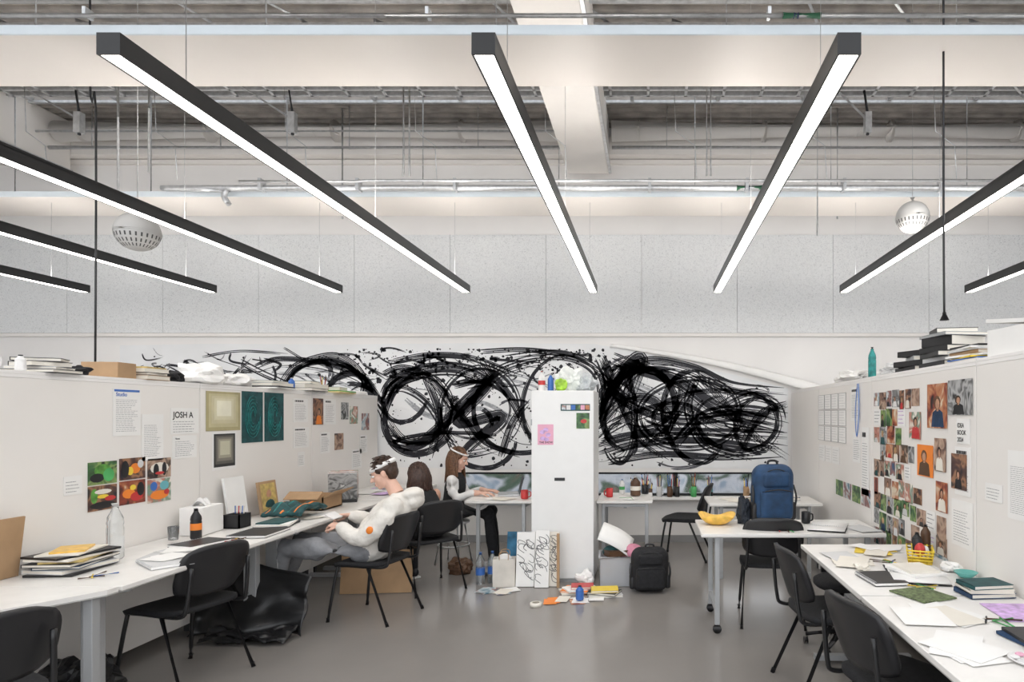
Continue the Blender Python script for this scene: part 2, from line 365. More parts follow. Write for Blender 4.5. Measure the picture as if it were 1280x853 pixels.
S_=[([(480,470),(505,462),(540,475),(575,520),(605,555),(650,572)],9),([(479,505),(495,478),(540,462),(590,466),(625,490)],13),([(484,548),(520,556),(555,530),(590,495),(630,462),(690,446)],11),
([(481,490),(505,486),(535,505),(560,545),(580,572)],7),([(482,522),(505,550),(545,548),(562,512),(548,482)],8),
([(568,484),(612,478),(572,528),(628,520),(582,566),(640,556)],10),([(530,470),(548,520),(536,572)],8),
([(632,450),(700,444),(742,462),(752,500),(730,548)],9),([(600,452),(640,500),(668,560)],7),([(628,572),(642,530),(664,500)],9),([(748,566),(800,552),(870,548),(940,556),(984,562)],11),
([(748,545),(790,522),(850,510),(900,535),(984,548)],12),([(752,455),(772,490),(800,545),(838,572)],10),([(765,448),(800,462),(850,478),(900,512),(984,536)],12),
([(756,505),(800,458),(860,462),(915,486),(984,494)],14),([(868,468),(900,500),(935,540),(984,574)],9),([(900,512),(940,494),(984,506)],12),([(760,578),(830,568),(900,572),(984,568)],6),
([(318,462),(350,452),(400,456),(450,472),(474,498)],9),([(350,486),(372,458),(420,446),(452,470),(448,505)],8),([(300,452),(335,470),(380,486),(430,482)],6),([(250,448),(300,440),(360,444)],4),
([(750,524),(775,472),(800,448),(790,480),(764,548)],15),([(800,562),(842,522),(868,484)],8),([(750,446),(762,478),(756,512)],10),([(796,452),(815,462),(846,462)],10),
([(925,566),(950,520),(984,506)],8),([(748,552),(800,541),(860,538),(984,541)],5),([(748,557),(800,546),(860,543),(984,548)],3),([(840,560),(880,520),(930,512),(984,520)],9),
([(600,440),(660,438),(720,448),(758,468)],5),([(492,452),(540,444),(590,448),(650,470)],6),([(748,470),(790,505),(850,525),(920,520),(984,528)],10),([(870,472),(860,510),(880,555),(940,575)],8),([(748,535),(775,505),(815,500),(850,540)],9)]
WS=[([(490,480),(540,520),(600,510),(650,540)],26),([(760,470),(820,500),(900,500),(980,530)],28),([(760,550),(850,560),(980,550)],22),([(600,470),(660,480),(740,520)],18),([(340,465),(400,470),(460,490)],14)]
for p,ww_ in WS: stroke(p,ww_,n=9,dry=.7,m=inkw,off=.0048)
for p,ww_ in S_: stroke(p,ww_*1.35)
for a in [(524,520,44,48,.3,6.0,9),(600,512,52,50,2,7.2,7),(655,508,60,60,-1.2,3.6,8),(700,505,48,58,.4,5.0,6),(862,518,60,44,0,6.6,9),(872,520,44,56,1,5.6,7),
  (800,515,46,52,2.,7.0,9),(922,528,54,36,-1,4.4,9),(950,532,30,36,1,6.2,6),(772,520,22,56,-2,2.4,9),(408,485,46,34,2.6,7.0,6),(436,505,28,40,-3,1.2,8),(505,500,26,28,0,4.6,6),(560,560,70,20,3.4,6.0,5),(895,520,80,30,2,6.5,6)]:
    loop(*a)
for k in range(50):
    cx=rnd.choice([rnd.uniform(490,985),rnd.uniform(480,760),rnd.uniform(750,985),rnd.uniform(330,480)]); cy=rnd.uniform(462,565)
    lim=438+max(0,cx-760)*.24
    r=rnd.uniform(12,55); ry=r*rnd.uniform(.5,1.2); ry=min(ry,cy-lim,584-cy)
    r=min(r,982-cx); 
    if ry<4 or r<3: continue
    a=rnd.uniform(0,6); loop(cx,cy,r,ry,a,a+rnd.uniform(1.2,3.6),rnd.choice([.8,1.2,2,3,5,6]),m=rnd.choice([ink,ink,inkg]))
for k in range(90):
    x=rnd.uniform(160,740); y=rnd.uniform(434,474); stroke([(x,y),(x+rnd.uniform(-14,25),y+rnd.uniform(-2,16)),(x+rnd.uniform(5,45),y+rnd.uniform(0,22))],rnd.uniform(.6,3.6),n=2)
for k in range(1200):
    x=rnd.gauss(680,190); y=rnd.uniform(434,582)
    if k%3==0: x=rnd.uniform(430,760); y=rnd.uniform(433,470)
    if x<170 or x>984 or y<436+max(0,x-750)*.24: continue
    r=abs(rnd.gauss(0,1.0))+.3; mur.add([U(x+r*math.cos(a)*rnd.uniform(.6,1.3),y+r*math.sin(a)*rnd.uniform(.6,1.3),.0056) for a in [i*pi/4 for i in range(8)]],[tuple(range(8))],ink)
mur.done()
# ---------------------------------------------------------------- wall papers
LY=6.12
def P(side,a,z,o):
    if side=='L': return V((LX+o,a,z))
    if side=='R': return V((RX-o,a,z))
    if side=='B': return V((a,BW-o,z))
    return V((a,LY-o,z))
def lettering(b,side,a,z,size,s,m,o=.0052):
    cu=bpy.data.curves.new('t','FONT'); cu.body=s; cu.size=size; cu.offset=size*.02; ob=bpy.data.objects.new('t',cu); COL.objects.link(ob)
    dg=bpy.context.evaluated_depsgraph_get(); dg.update(); me=bpy.data.meshes.new_from_object(ob.evaluated_get(dg)); sg=-1 if side=='R' else 1
    b.add([P(side,a+sg*v.co.x,z+v.co.y,o) for v in me.vertices],[tuple(p.vertices) for p in me.polygons],m)
    bpy.data.objects.remove(ob); bpy.data.meshes.remove(me)
def sheetp(b,side,a0,a1,z0,z1,m,o=.004,tilt=0):
    ca,cz=(a0+a1)/2,(z0+z1)/2; pts=[]
    for a,z in ((a0,z0),(a1,z0),(a1,z1),(a0,z1)):
        da,dz=a-ca,z-cz; pts.append((ca+da*math.cos(tilt)-dz*math.sin(tilt),cz+da*math.sin(tilt)+dz*math.cos(tilt)))
    f=[P(side,a,z,o) for a,z in pts]; k=[P(side,a,z,o-.002) for a,z in pts]
    b.add(f+k,[(0,1,2,3),(4,7,6,5),(0,4,5,1),(1,5,6,2),(2,6,7,3),(3,7,4,0)],m)
def lines(b,side,a0,a1,z0,z1,n,m=None,o=.0048,fill=.22,rag=.3):
    h=(z1-z0)/n; W_=a1-a0
    for i in range(n):
        z=z1-h*(i+.5); t=0; end=1-rag*rnd.random()
        while t<end:
            L=min(rnd.uniform(.05,.16),end-t); 
            b.quad(P(side,a0+W_*t,z-h*fill/2,o),P(side,a0+W_*(t+L),z-h*fill/2,o),P(side,a0+W_*(t+L),z+h*fill/2,o),P(side,a0+W_*t,z+h*fill/2,o),m or txt); t+=L+.025
def disc(b,side,a,z,ra,rz_,m,o):
    b.add([P(side,a+ra*math.cos(t),z+rz_*math.sin(t),o) for t in [i*pi/6 for i in range(12)]],[tuple(range(12))],m)
def portrait(b,side,a0,a1,z0,z1,bgm,clo,hr,o=.004,tilt=0):
    sheetp(b,side,a0,a1,z0,z1,bgm,o,tilt); w=abs(a1-a0); h=z1-z0; dx=rnd.uniform(-.1,.1); k=rnd.uniform(.6,1.0); c=(a0+a1)/2+dx*w
    b.add([P(side,c+q[0]*w*k,z0+q[1]*h*k,o+.0006) for q in ((-.38,.03),(.38,.03),(.30,.42),(.10,.50),(-.10,.50),(-.30,.42))],[tuple(range(6))],clo)
    b.add([P(side,c+q[0]*w*k,z0+q[1]*h*k,o+.0008) for q in ((-.06,.45),(.06,.45),(.05,.58),(-.05,.58))],[(0,1,2,3)],skinp)
    disc(b,side,c+.02*w,z0+h*k*.68,w*k*.19,h*k*.19,hr,o+.001); disc(b,side,c,z0+h*k*.645,w*k*.12,h*k*.14,skinp,o+.0014)
def textsheet(side,a0,a1,z0,z1,n,head=True,name='printed_notice',title=None,tm=None):
    b=B(name); sheetp(b,side,a0,a1,z0,z1,paper); w=a1-a0; h=z1-z0
    if title: lettering(b,side,a0+w*.1,z1-h*.16,h*.11,title,tm or txtb)
    elif head: lines(b,side,a0+w*.1,a0+w*.75,z1-h*.16,z1-h*.06,1,txtb,fill=.7)
    lines(b,side,a0+w*.1,a1-w*.1,z0+h*.08,z1-h*.22,n*2); b.done()
textsheet('L',4.05,4.27,1.465,1.77,9,title='Studio',tm=blue)
b=B('headline_strip'); sheetp(b,'L',4.06,4.26,1.750,1.764,blue,.0056); b.done()
textsheet('L',4.28,4.47,1.29,1.605,9,False,'handwritten_list')
textsheet('L',4.555,4.80,1.285,1.45,4,title='Notes')
b=B('name_sign'); sheetp(b,'L',4.54,4.82,1.462,1.65,paper); lettering(b,'L',4.56,1.58,.062,'JOSH A',txtb)
lines(b,'L',4.56,4.79,1.47,1.56,5,txt); b.done()
b=B('photo_prints')
lg=M('leaf_green',(.10,.30,.05),.5,var=.5,scale=20); sk=M('sky_teal',(.15,.45,.5),.5)
cc=[[(lg,.5,.6,.3,.3),(black,.3,.3,.25,.2),(green,.7,.4,.2,.3)],[(black,.5,.2,.45,.15),(lg,.2,.6,.12,.3),(yellow,.5,.55,.2,.08),(red,.75,.45,.2,.1),(paper2,.5,.75,.3,.1)],
    [(orange,.6,.5,.2,.25),(yellow,.4,.4,.12,.2),(paperg,.8,.7,.12,.2),(black,.2,.5,.15,.4)],[(orange,.35,.45,.25,.2),(red,.65,.3,.25,.2),(yellow,.5,.7,.12,.12),(black,.8,.6,.15,.3)],
    [(paper2,.5,.5,.4,.3),(black,.35,.4,.12,.35),(black,.7,.45,.1,.35),(red,.5,.25,.2,.08)],[(orange,.5,.3,.4,.2),(blue,.25,.7,.15,.2),(sk,.7,.7,.2,.2),(red,.8,.4,.12,.12)]]
for (q,m),cs in zip((((3.87,4.08,1.17,1.31),PH[1]),((3.87,4.08,1.01,1.163),PH[6]),((4.10,4.31,1.178,1.318),PH[6]),((4.10,4.31,1.017,1.17),PH[0]),((4.33,4.54,1.165,1.30),PH[2]),((4.33,4.54,1.0,1.158),PH[5])),cc):
    sheetp(b,'L',*q,m); w=q[1]-q[0]; h=q[3]-q[2]
    for i,(mm,cx,cy,rx,ry) in enumerate(cs): disc(b,'L',q[0]+w*cx,q[2]+h*cy,w*min(rx,cx,1-cx),h*min(ry,cy,1-cy),mm,.0048+.0004*i)
b.done()
def corridor(name,a0,a1,z0,z1,cols):
    b=B(name); n=len(cols)
    for i,c in enumerate(cols):
        t=i*.36/n; w=a1-a0; h=z1-z0; sheetp(b,'L',a0+w*t,a1-w*t,z0+h*t*1.3,z1-h*t*.8,c,.004+.0007*i)
    b.done()
yy=[M('ochre_%d'%i,c,.6,var=.15,scale=5) for i,c in enumerate([(.42,.37,.20),(.55,.50,.30),(.60,.55,.36),(.66,.62,.44),(.78,.75,.6)])]
gg=[M('grey_%d'%i,c,.6) for i,c in enumerate([(.03,.03,.03),(.12,.115,.10),(.22,.20,.17),(.36,.34,.26),(.55,.53,.40)])]
corridor('corridor_photograph',4.9,5.31,1.475,1.785,yy); corridor('corridor_photograph',4.97,5.26,1.165,1.465,[paper]+gg)
for a0,a1 in ((5.33,5.62),(5.645,5.94)):
    b=B('teal_figure_poster'); sheetp(b,'L',a0,a1,1.365,1.80,darkteal); c=(a0+a1)/2
    for i in range(5):
        pts=[P('L',c+math.cos(t)*(.03+.018*i),1.585+math.sin(t)*(.06+.03*i),.008) for t in [k*pi/8+.3*i for k in range(14)]]
        b.tube(pts,.003,teal,5)
    b.done()
textsheet('L',6.1,6.36,1.53,1.76,7); textsheet('L',6.1,6.38,1.28,1.48,6)
b=B('portrait_print'); portrait(b,'L',6.46,6.66,1.50,1.77,PH[6],orange,black); b.done()
textsheet('L',6.68,6.93,1.5,1.77,7); textsheet('L',7.3,7.55,.98,1.2,5); textsheet('L',3.71,3.83,1.13,1.24,2,False,'pencil_sketch')
b=B('photo_prints'); sheetp(b,'L',7.05,7.22,1.55,1.74,PH[3]); sheetp(b,'L',7.25,7.45,1.5,1.70,PH[5]); sheetp(b,'L',7.55,7.75,1.42,1.62,PH[4]); sheetp(b,'L',6.9,7.1,1.22,1.4,PH[2]); b.done()
textsheet('L',7.5,7.7,1.15,1.36,5); textsheet('L',6.6,6.8,1.2,1.42,5); textsheet('L',6.18,6.3,1.1,1.24,3,False,'pencil_sketch')
b=B('timetable_sheets')
for i in range(4):
    for j in range(3):
        a0=6.62-i*.235; z1=1.80-j*.155; sheetp(b,'R',a0,a0-.22,z1-.145,z1,paper); lines(b,'R',a0-.02,a0-.2,z1-.13,z1-.01,5,paperg)
        for e in ((a0,a0-.22,z1-.003,z1),(a0,a0-.22,z1-.145,z1-.142),(a0,a0-.004,z1-.145,z1),(a0-.216,a0-.22,z1-.145,z1)): sheetp(b,'R',*e,txt,.005)
for i in range(3): sheetp(b,'R',6.6-i*.24,6.38-i*.24,1.14,1.30,paper); lines(b,'R',6.58-i*.24,6.4-i*.24,1.16,1.28,5,paperg)
b.done()
textsheet('R',5.55,5.33,1.55,1.84,7); textsheet('R',5.5,5.30,1.2,1.45,5,False,'pencil_sketch')
b=B('postcards')
for i in range(4): sheetp(b,'R',6.0-i*.24,5.79-i*.24,.86,1.0,PH[4] if i%2 else PH[1]); 
b.done()
b=B('lanyard'); b.tube([P('R',5.36,1.86,.012),P('R',5.40,1.6,.015),P('R',5.37,1.42,.012),P('R',5.31,1.62,.014),P('R',5.33,1.86,.012)],.007,M('lanyard_blue',(.12,.25,.6),.6),6,sm=5,flat=.4); b.done()
b=B('photo_collage')
big=[(4.02,3.755,1.52,1.79,PH[0]),(3.74,3.46,1.60,1.80,PH[3]),(4.17,3.94,1.21,1.41,orange),(3.92,3.77,1.26,1.46,PH[2]),(3.70,3.52,1.18,1.38,PH[6]),
     (3.9,3.75,1.02,1.20,PH[0]),(4.3,4.12,1.44,1.62,PH[5])]
cl=[red,black,shirtw,darkteal,brown,paper2,navy,paperg,black]
for q in big: portrait(b,'R',q[0],q[1],q[2],q[3],q[4],rnd.choice(cl),rnd.choice([haird,hairb,hairl]),.007)
for r in range(9):
    a=4.98
    while a>3.86:
        wv=rnd.uniform(.08,.14); h=rnd.uniform(.10,.135); z1=1.77-r*.128+rnd.uniform(-.012,.012)
        if not any(a>q[1]-.01 and a-wv<q[0]+.01 and z1>q[2] and z1-h<q[3] for q in big) and rnd.random()<.88:
            m=rnd.choice(PH)
            if rnd.random()<.15: sheetp(b,'R',a,a-wv,z1-h,z1,paper); lines(b,'R',a-.01,a-wv+.01,z1-h+.01,z1-.01,4,rnd.choice([txt,lilac,red]))
            elif rnd.random()<.55: portrait(b,'R',a,a-wv,z1-h,z1,m,rnd.choice(cl),rnd.choice([haird,hairb,hairl,gold]))
            else: sheetp(b,'R',a,a-wv,z1-h,z1,m)
        a-=wv+rnd.uniform(.006,.022)
b.done()
b=B('bold_type_poster'); sheetp(b,'R',3.64,3.49,1.44,1.58,paper); lettering(b,'R',3.63,1.53,.035,'IDEA',txtb); lettering(b,'R',3.63,1.49,.035,'BOOK',txtb); lettering(b,'R',3.63,1.45,.035,'2024',txtb); b.done()
textsheet('R',3.66,3.48,1.15,1.42,8); textsheet('R',3.70,3.46,.86,1.12,6,False,'pencil_sketch'); textsheet('R',3.12,2.90,1.1,1.43,12,False,'handwritten_list'); textsheet('R',3.33,3.17,1.16,1.25,2,False,'pencil_sketch')
textsheet('R',5.27,5.10,.95,1.5,9)
# ---------------------------------------------------------------- furniture
def desk(name,cx,cy,w,d,rz=0,H=.74,leg='C',wheels=False):
    b=B(name); b.box((0,0,H-.0125),(w,d,.023),desk_w,bev=.003); b.box((0,0,H-.0265),(w-.004,d-.004,.005),edgeg)
    long_x=w>=d; L=(w if long_x else d)/2-.12; D=(d if long_x else w)/2-.06
    for sgn in (-1,1):
        def q(l,t,z): return (l,t,z) if long_x else (t,l,z)
        def bx(l,t,z,sl,st,sz,m): b.box(q(l,t,z),(sl,st,sz) if long_x else (st,sl,sz),m,bev=.003)
        if leg=='C':
            bx(sgn*L,.12,H/2,.05,.09,H-.07,legg); bx(sgn*L,0,.035,.05,2*D,.035,legg); bx(sgn*L,0,H-.045,.04,2*D,.03,legg)
        else:
            for t in (-D,D):
                bx(sgn*L,t,(H+.06)/2-.01,.035,.035,H-.09,legg)
                if wheels:
                    c=V(q(sgn*L,t,.032)); ax=V((1,0,0)) if not long_x else V((0,1,0)); b.cyl(c-ax*.012,c+ax*.012,.032,black,16)
                else: bx(sgn*L,t,.03,.034,.034,.06,legg)
            bx(sgn*L,0,.16 if wheels else H-.06,.03,2*D,.03,legg)
    b.box((0,0,H-.07) ,(2*L,.03,.04) if long_x else (.03,2*L,.04),legg)
    return b.done((cx,cy,0),rz)
desk('studio_desk',-3.02,4.0,.74,1.57); desk('studio_desk',-3.02,5.6,.74,1.58); desk('studio_desk',-3.02,7.2,.74,1.55)
b=B('trapezoid_table'); tp=[(-3.39,3.205),(-3.39,2.3),(-3.18,2.3),(-2.66,3.14),(-2.66,3.205)]
b.prism(tp,.717,.74,desk_w); b.prism([(x*.998-.004,y*.9985+.004) for x,y in tp],.711,.7165,edgeg)
for x,y in ((-2.73,3.13),(-3.33,3.13),(-3.32,2.4),(-3.2,2.42)): b.bb(x-.024,x+.024,y-.024,y+.024,0,.711,legg,bev=.004)
b.done()
desk('studio_desk',1.375,3.66,.74,1.20); desk('studio_desk',1.375,2.44,.74,1.2); desk('studio_desk',1.375,1.22,.74,1.2)
desk('folding_table',1.045,4.95,1.34,.64,leg='P',wheels=True)
desk('studio_desk',-1.5,6.75,.70,.70,leg='P'); desk('studio_desk',-.25,6.75,.56,.70,leg='P'); desk('studio_desk',1.13,6.5,1.1,.6,leg='P')
_ch=None
def chair(x,y,rz,name='stacking_chair'):
    global _ch
    if _ch is None:
        b=B('stacking_chair')
        def seat(u,v):
            a,c=2*u-1,2*v-1; return (.235*a*(1-.13*c**4),.225*c*(1-.13*a**4),.455-.02*(1-a*a)*(1-c*c)-.035*max(0,c-.4)**2*2)
        b.sheet(seat,14,14,blackf,.028)
        def back(u,v):
            a,c=2*u-1,2*v-1; return (.225*a*(1-.14*c**4),-.285+.055*a*a-.045*c,.685+.15*c*(1-.22*a**4))
        b.sheet(back,14,12,black,.022)
        for s in (-1,1):
            b.tube([(s*.235,.23,0),(s*.205,.17,.40),(s*.2,.13,.432),(s*.2,-.1,.432),(s*.2,-.24,.44),(s*.195,-.275,.5),(s*.185,-.30,.72)],.0115,blackm,8,sm=4)
            b.tube([(s*.235,-.29,0),(s*.205,-.1,.425)],.0115,blackm,8)
            b.cyl((s*.235,.23,0),(s*.235,.225,.03),.015,black,8); b.cyl((s*.235,-.29,0),(s*.234,-.28,.03),.015,black,8)
        b.tube([(-.2,.12,.43),(.2,.12,.43)],.01,blackm); b.tube([(-.2,-.12,.43),(.2,-.12,.43)],.01,blackm)
        _ch=b.mesh()
    o=bpy.data.objects.new(name,_ch); COL.objects.link(o); o.location=(x,y,0); o.rotation_euler=(0,0,rz); return o
chair(-2.86,3.92,1.30); chair(-2.80,2.60,1.1)
chair(-2.21,5.12,1.35); chair(-2.06,5.95,.75); chair(.38,7.2,1.35)
chair(.95,5.05,-.1); chair(1.08,3.78,-1.45); chair(1.12,2.78,-1.3)
b=B('swivel_stool'); b.lathe([(.17,.42),(.19,.44),(.19,.47),(.16,.485)],(0,0,0),blackf,24); b.cyl((0,0,.1),(0,0,.42),.025,blackm)
for i in range(5):
    a=i*2*pi/5+.3; p=V((math.cos(a)*.24,math.sin(a)*.24,.07)); b.tube([(0,0,.12),p],[.025,.014],black,8); b.cyl(p+V((-.012,0,-.042)),p+V((.012,0,-.042)),.027,black,12)
b.done((1.32,4.40,0))
b=B('white_stool'); b.lathe([(.15,.43),(.17,.44),(.17,.46),(.15,.465)],(0,0,0),shirtw,24)
for i in range(4):
    a=i*pi/2+.6; b.tube([(math.cos(a)*.12,math.sin(a)*.12,.43),(math.cos(a)*.2,math.sin(a)*.2,0)],.011,galv,8)
b.tube([(math.cos(a)*.165,math.sin(a)*.165,.2) for a in [k*pi/8 for k in range(17)]],.008,galv,6); b.done((-2.12,6.92,0))
# locker
b=B('storage_locker'); lx0,lx1=-1.132,-.535; lw=M('locker_white',(.84,.84,.83),.4,var=.015)
b.bb(lx0,lx1,LY+.02,LY+.6,.03,1.835,lw,bev=.004); b.bb(lx0+.002,lx1-.002,LY,LY+.019,.035,1.83,lw,bev=.003); b.bb(lx0+.01,lx1-.01,LY+.02,LY+.58,0,.03,legg)
b.box((-.86,LY-.002,.985),(.10,.006,.03),blackm,bev=.002); 
for z in (.3,1.5): b.bb(lx0-.004,lx0+.008,LY-.004,LY+.01,z,z+.06,legg)
b.done()
b=B('pink_flyer'); sheetp(b,'K',-1.07,-.92,1.315,1.51,pink); 
for k in range(5): disc(b,'K',-1.0+.03*math.cos(k*1.3),1.41+.05*math.sin(k*1.3),.025,.02,lilac,.0048)
lettering(b,'K',-1.055,1.33,.025,'THE SHOW',txtb); b.done()
b=B('postcard'); sheetp(b,'K',-.70,-.575,1.47,1.62,PH[1]); disc(b,'K',-.63,1.54,.03,.02,red,.005); b.done()
b=B('sticker_strip'); sheetp(b,'K',-.85,-.57,1.64,1.705,darkteal); 
for i in range(6): sheetp(b,'K',-.84+.045*i,-.80+.045*i,1.65,1.695,[PH[4],shirtw,blue,PH[1],pink,PH[0]][i],.0048)
b.done()
# ---------------------------------------------------------------- clutter makers
def bottle(x,y,z,r,h,body,cap,label=None,name='plastic_bottle'):
    b=B(name); b.lathe([(r*.85,0),(r,.01),(r,h*.55),(r*.94,h*.6),(r,h*.65),(r*.9,h*.75),(r*.4,h*.9),(r*.38,h*.94)],(0,0,0),body,20)
    b.cyl((0,0,h*.94),(0,0,h),r*.45,cap)
    if label: b.lathe([(r*1.02,h*.3),(r*1.02,h*.52)],(0,0,0),label,20,cap=False)
    b.done((x,y,z+.001))
def stack(name,x,y,z,items,rz=0):
    b=B(name); h=0
    for (w,d,t,m,r,dx) in items:
        if t>.012:
            b.box((dx,0,h+t/2),(w-.006,d-.006,t-.006),paper2,rz=r); b.box((dx,0,h+.0015),(w,d,.003),m,rz=r); b.box((dx,0,h+t-.0015),(w,d,.003),m,rz=r)
            R=Matrix.Rotation(r,3,'Z'); c=R@V((-w/2+.0015,0,0)); b.box((dx+c.x,c.y,h+t/2),(.003,d,t),m,rz=r)
        else: b.box((dx,0,h+t/2),(w,d,t),m,rz=r)
        h+=t+.0004
    b.done((x,y,z+.001),rz)
def sheets(name,x0,x1,y0,y1,z,n,ms,sz=(.21,.297)):
    b=B(name)
    for i in range(n):
        m=rnd.choice(ms); b.box((rnd.uniform(x0,x1),rnd.uniform(y0,y1),z+.0015+.0013*i),(sz[0]*rnd.uniform(.7,1),sz[1]*rnd.uniform(.7,1),.001),m,rz=rnd.uniform(-.6,.6))
    b.done()
def crumple(name,x,y,z,sx,sy,sz,m,seed=0,amp=.35,sub=4):
    bm=bmesh.new(); bmesh.ops.create_icosphere(bm,subdivisions=sub,radius=1)
    for v in bm.verts:
        n=v.co.normalized(); k=1+amp*noise.noise(n*1.6+V((seed,0,0)))+amp*.5*noise.noise(n*4+V((0,seed,0))); q=n*k
        v.co=V((q.x*sx,q.y*sy,max(q.z,-.75)*sz))
    mz=min(v.co.z for v in bm.verts)
    b=B(name); bm.verts.index_update(); b.add([v.co-V((0,0,mz)) for v in bm.verts],[[v.index for v in f.verts] for f in bm.faces],m,False); bm.free(); b.done((x,y,z+.001))
def mug(x,y,z,r,h,m,name='mug',stuff=None):
    b=B(name); b.lathe([(r*.85,0),(r,.01),(r,h),(r*.9,h),(r*.88,.01)],(0,0,0),m,20); b.tube([(r*.95,0,h*.8),(r*1.6,0,h*.75),(r*1.6,0,h*.3),(r*.95,0,h*.2)],.006,m,6,sm=4)
    if stuff:
        for i in range(stuff):
            a=i*2.4; L=h*rnd.uniform(1.4,2.2); p=V((math.cos(a)*r*.3,math.sin(a)*r*.3,.01)); q=V((math.cos(a)*r*.95,math.sin(a)*r*.95,L)); b.cyl(p,q,.004,rnd.choice([brown,yellow,black,red,blue]),6); b.tube([q,q+V((math.cos(a)*.004,math.sin(a)*.004,.025))],[.007,.002],rnd.choice([brown,black,hairl]),6)
    b.done((x,y,z+.001),rnd.uniform(0,6))
def spiral(x,y,z,w,d,rz,m=black,open_=False):
    b=B('spiral_sketchbook'); n=16
    if open_:
        for s in (-1,1): b.sheet(lambda u,v:(s*(.008+u*w),(v-.5)*d,.012+.006*math.sin(u*pi)),8,2,paper,.006)
        b.box((0,0,.003),(2*w+.02,d+.01,.003),m)
    else:
        b.box((w/2,0,.008),(w,d,.012),paper); b.box((w/2,0,.0155),(w+.004,d+.004,.002),m); b.box((w/2,0,.001),(w+.004,d+.004,.002),m)
    for i in range(n):
        y_=-d/2+d*(i+.5)/n; b.tube([(0+.009*math.cos(t),y_,.012+.009*math.sin(t)) for t in [k*pi/4 for k in range(9)]],.0012,galv,4)
    b.done((x,y,z+.001),rz)
def pens(name,x,y,z,n,sp=.12):
    b=B(name)
    for i in range(n):
        c=V((rnd.uniform(-sp,sp),rnd.uniform(-sp,sp),.005)); a=rnd.uniform(0,3.1); d=V((math.cos(a),math.sin(a),0))*rnd.uniform(.04,.075); m=rnd.choice([black,red,blue,yellow,green,brown])
        b.cyl(c-d,c+d,.004,m,8); b.tube([c+d,c+d*1.2],[.004,.001],paper2,8)
    b.done((x,y,z+.0005))
def rolls(name,x,y,z,n,L,m):
    b=B(name)
    for i in range(n):
        r=.022; yy_=(i-(n-1)/2)*.048; b.lathe([(r,-L/2),(r,L/2),(r*.8,L/2),(r*.8,-L/2)],(yy_,0,r+.0),m,14,cap=False,mtx=Matrix.Rotation(pi/2,3,'X'))
    b.done((x,y,z+.001))
DZ=.741
# left desk
b=B('cardboard_offcut'); b.box((0,0,.16),(.012,.2,.32),card,rot=Matrix.Rotation(.12,3,'Y')); b.done((-3.36,3.32,DZ))
stack('magazine_pile',-3.2,3.55,DZ,[(.24,.34,.012,black,.1,0),(.24,.33,.02,paperg,-.1,0),(.22,.3,.015,navy,.2,.01),(.25,.34,.018,black,.05,0),(.2,.3,.01,gold,.3,.02),(.24,.32,.012,paper2,0,0),(.24,.34,.012,black,-.2,0),(.2,.28,.008,paper2,.25,.0),(.15,.2,.01,amber,.5,.0)])
bottle(-3.19,3.82,DZ,.043,.33,glassm,shirtw,None)
spiral(-2.86,3.62,DZ,.20,.28,.9,paperg); sheets('loose_papers',-3.0,-2.82,3.95,4.15,DZ,7,[paper,paperg,paper,paper2]); spiral(-3.08,4.28,DZ,.2,.28,-.3)
sheets('drawings',-2.95,-2.8,3.72,3.86,DZ+.018,3,[paper,PH[3]])
pens('pencils',-2.85,4.40,DZ,6,.07); pens('pencils',-2.95,3.38,DZ,4,.06)
bottle(-3.14,4.43,DZ,.034,.21,black,black,orange,'drinks_flask'); b=B('glass_tumbler'); b.lathe([(.028,0),(.033,.09),(.03,.09),(.026,.006)],(0,0,0),glassm); b.done((-3.2,4.3,DZ+.02))
b=B('tissue_box'); b.box((0,0,.1),(.16,.26,.2),paper,bev=.006); b.sheet(lambda u,v:((u-.5)*.09,(v-.5)*.1*(1-.5*abs(u-.5)),.2+.06*math.sin(u*pi)*(.6+.4*math.sin(v*7))),8,8,shirtw,.002); b.done((-3.26,4.66,DZ+.001),.1)
b=B('desk_organiser'); b.box((0,0,.005),(.12,.14,.01),black)
for q in ((-.055,0,.01,.14),(.055,0,.01,.14),(0,-.065,.12,.01),(0,.065,.12,.01),(0,0,.12,.006)): b.box((q[0],q[1],.055),(q[2],q[3],.1),black)
for i in range(6): b.cyl((-.03+.012*i,.02,.02),(-.035+.014*i,.03,.16),.004,rnd.choice([black,red,blue,paper2]),6)
b.done((-3.15,4.89,DZ+.001))
spiral(-2.95,4.62,DZ,.26,.34,.05); stack('notebook_pile',-2.9,4.98,DZ,[(.22,.3,.012,black,.1,0),(.24,.3,.014,paper,.3,0),(.18,.25,.01,darkteal,0,0)])
def leaner(name,x,y,w,h,m,lean=.14,th=.02,art=None):
    b=B(name); R=Matrix.Rotation(-lean,3,'Y'); b.box(tuple(R@V((0,0,h/2))),(th,w,h),m,rot=R)
    if art:
        b.box(tuple(R@V((th/2+.001,0,h/2))),(.002,w*.82,h*.86),art,rot=R); c=R@V((th/2+.003,0,h*.6)); b.ell(tuple(c),(.003,w*.15,h*.15),skinp,seg=12,rings=6); b.ell(tuple(R@V((th/2+.002,0,h*.28))),(.003,w*.28,h*.18),darkteal,seg=12,rings=6)
    b.done((x,y,DZ+.001+th*.1))
leaner('white_canvas',-3.30,5.14,.24,.36,paper); leaner('framed_painting',-3.26,5.50,.25,.29,card,art=gold)
def cloth(u,v):
    return ((u-.5)*.32,(v-.5)*.42,.02+.06*abs(math.sin(u*5+v))*(1-abs(2*v-1)**3)+.03*noise.noise(V((u*5,v*5,1))))
b=B('folded_scarf'); b.sheet(cloth,22,22,darkteal,.03)
for k in range(5): b.sheet(lambda u,v:V(cloth(.1+k*.18+.04*u,v))+V((0,0,.017)),2,20,teal if k%2 else orange,.003)
b.done((-2.98,5.38,DZ+.03))
b=B('cardboard_box')
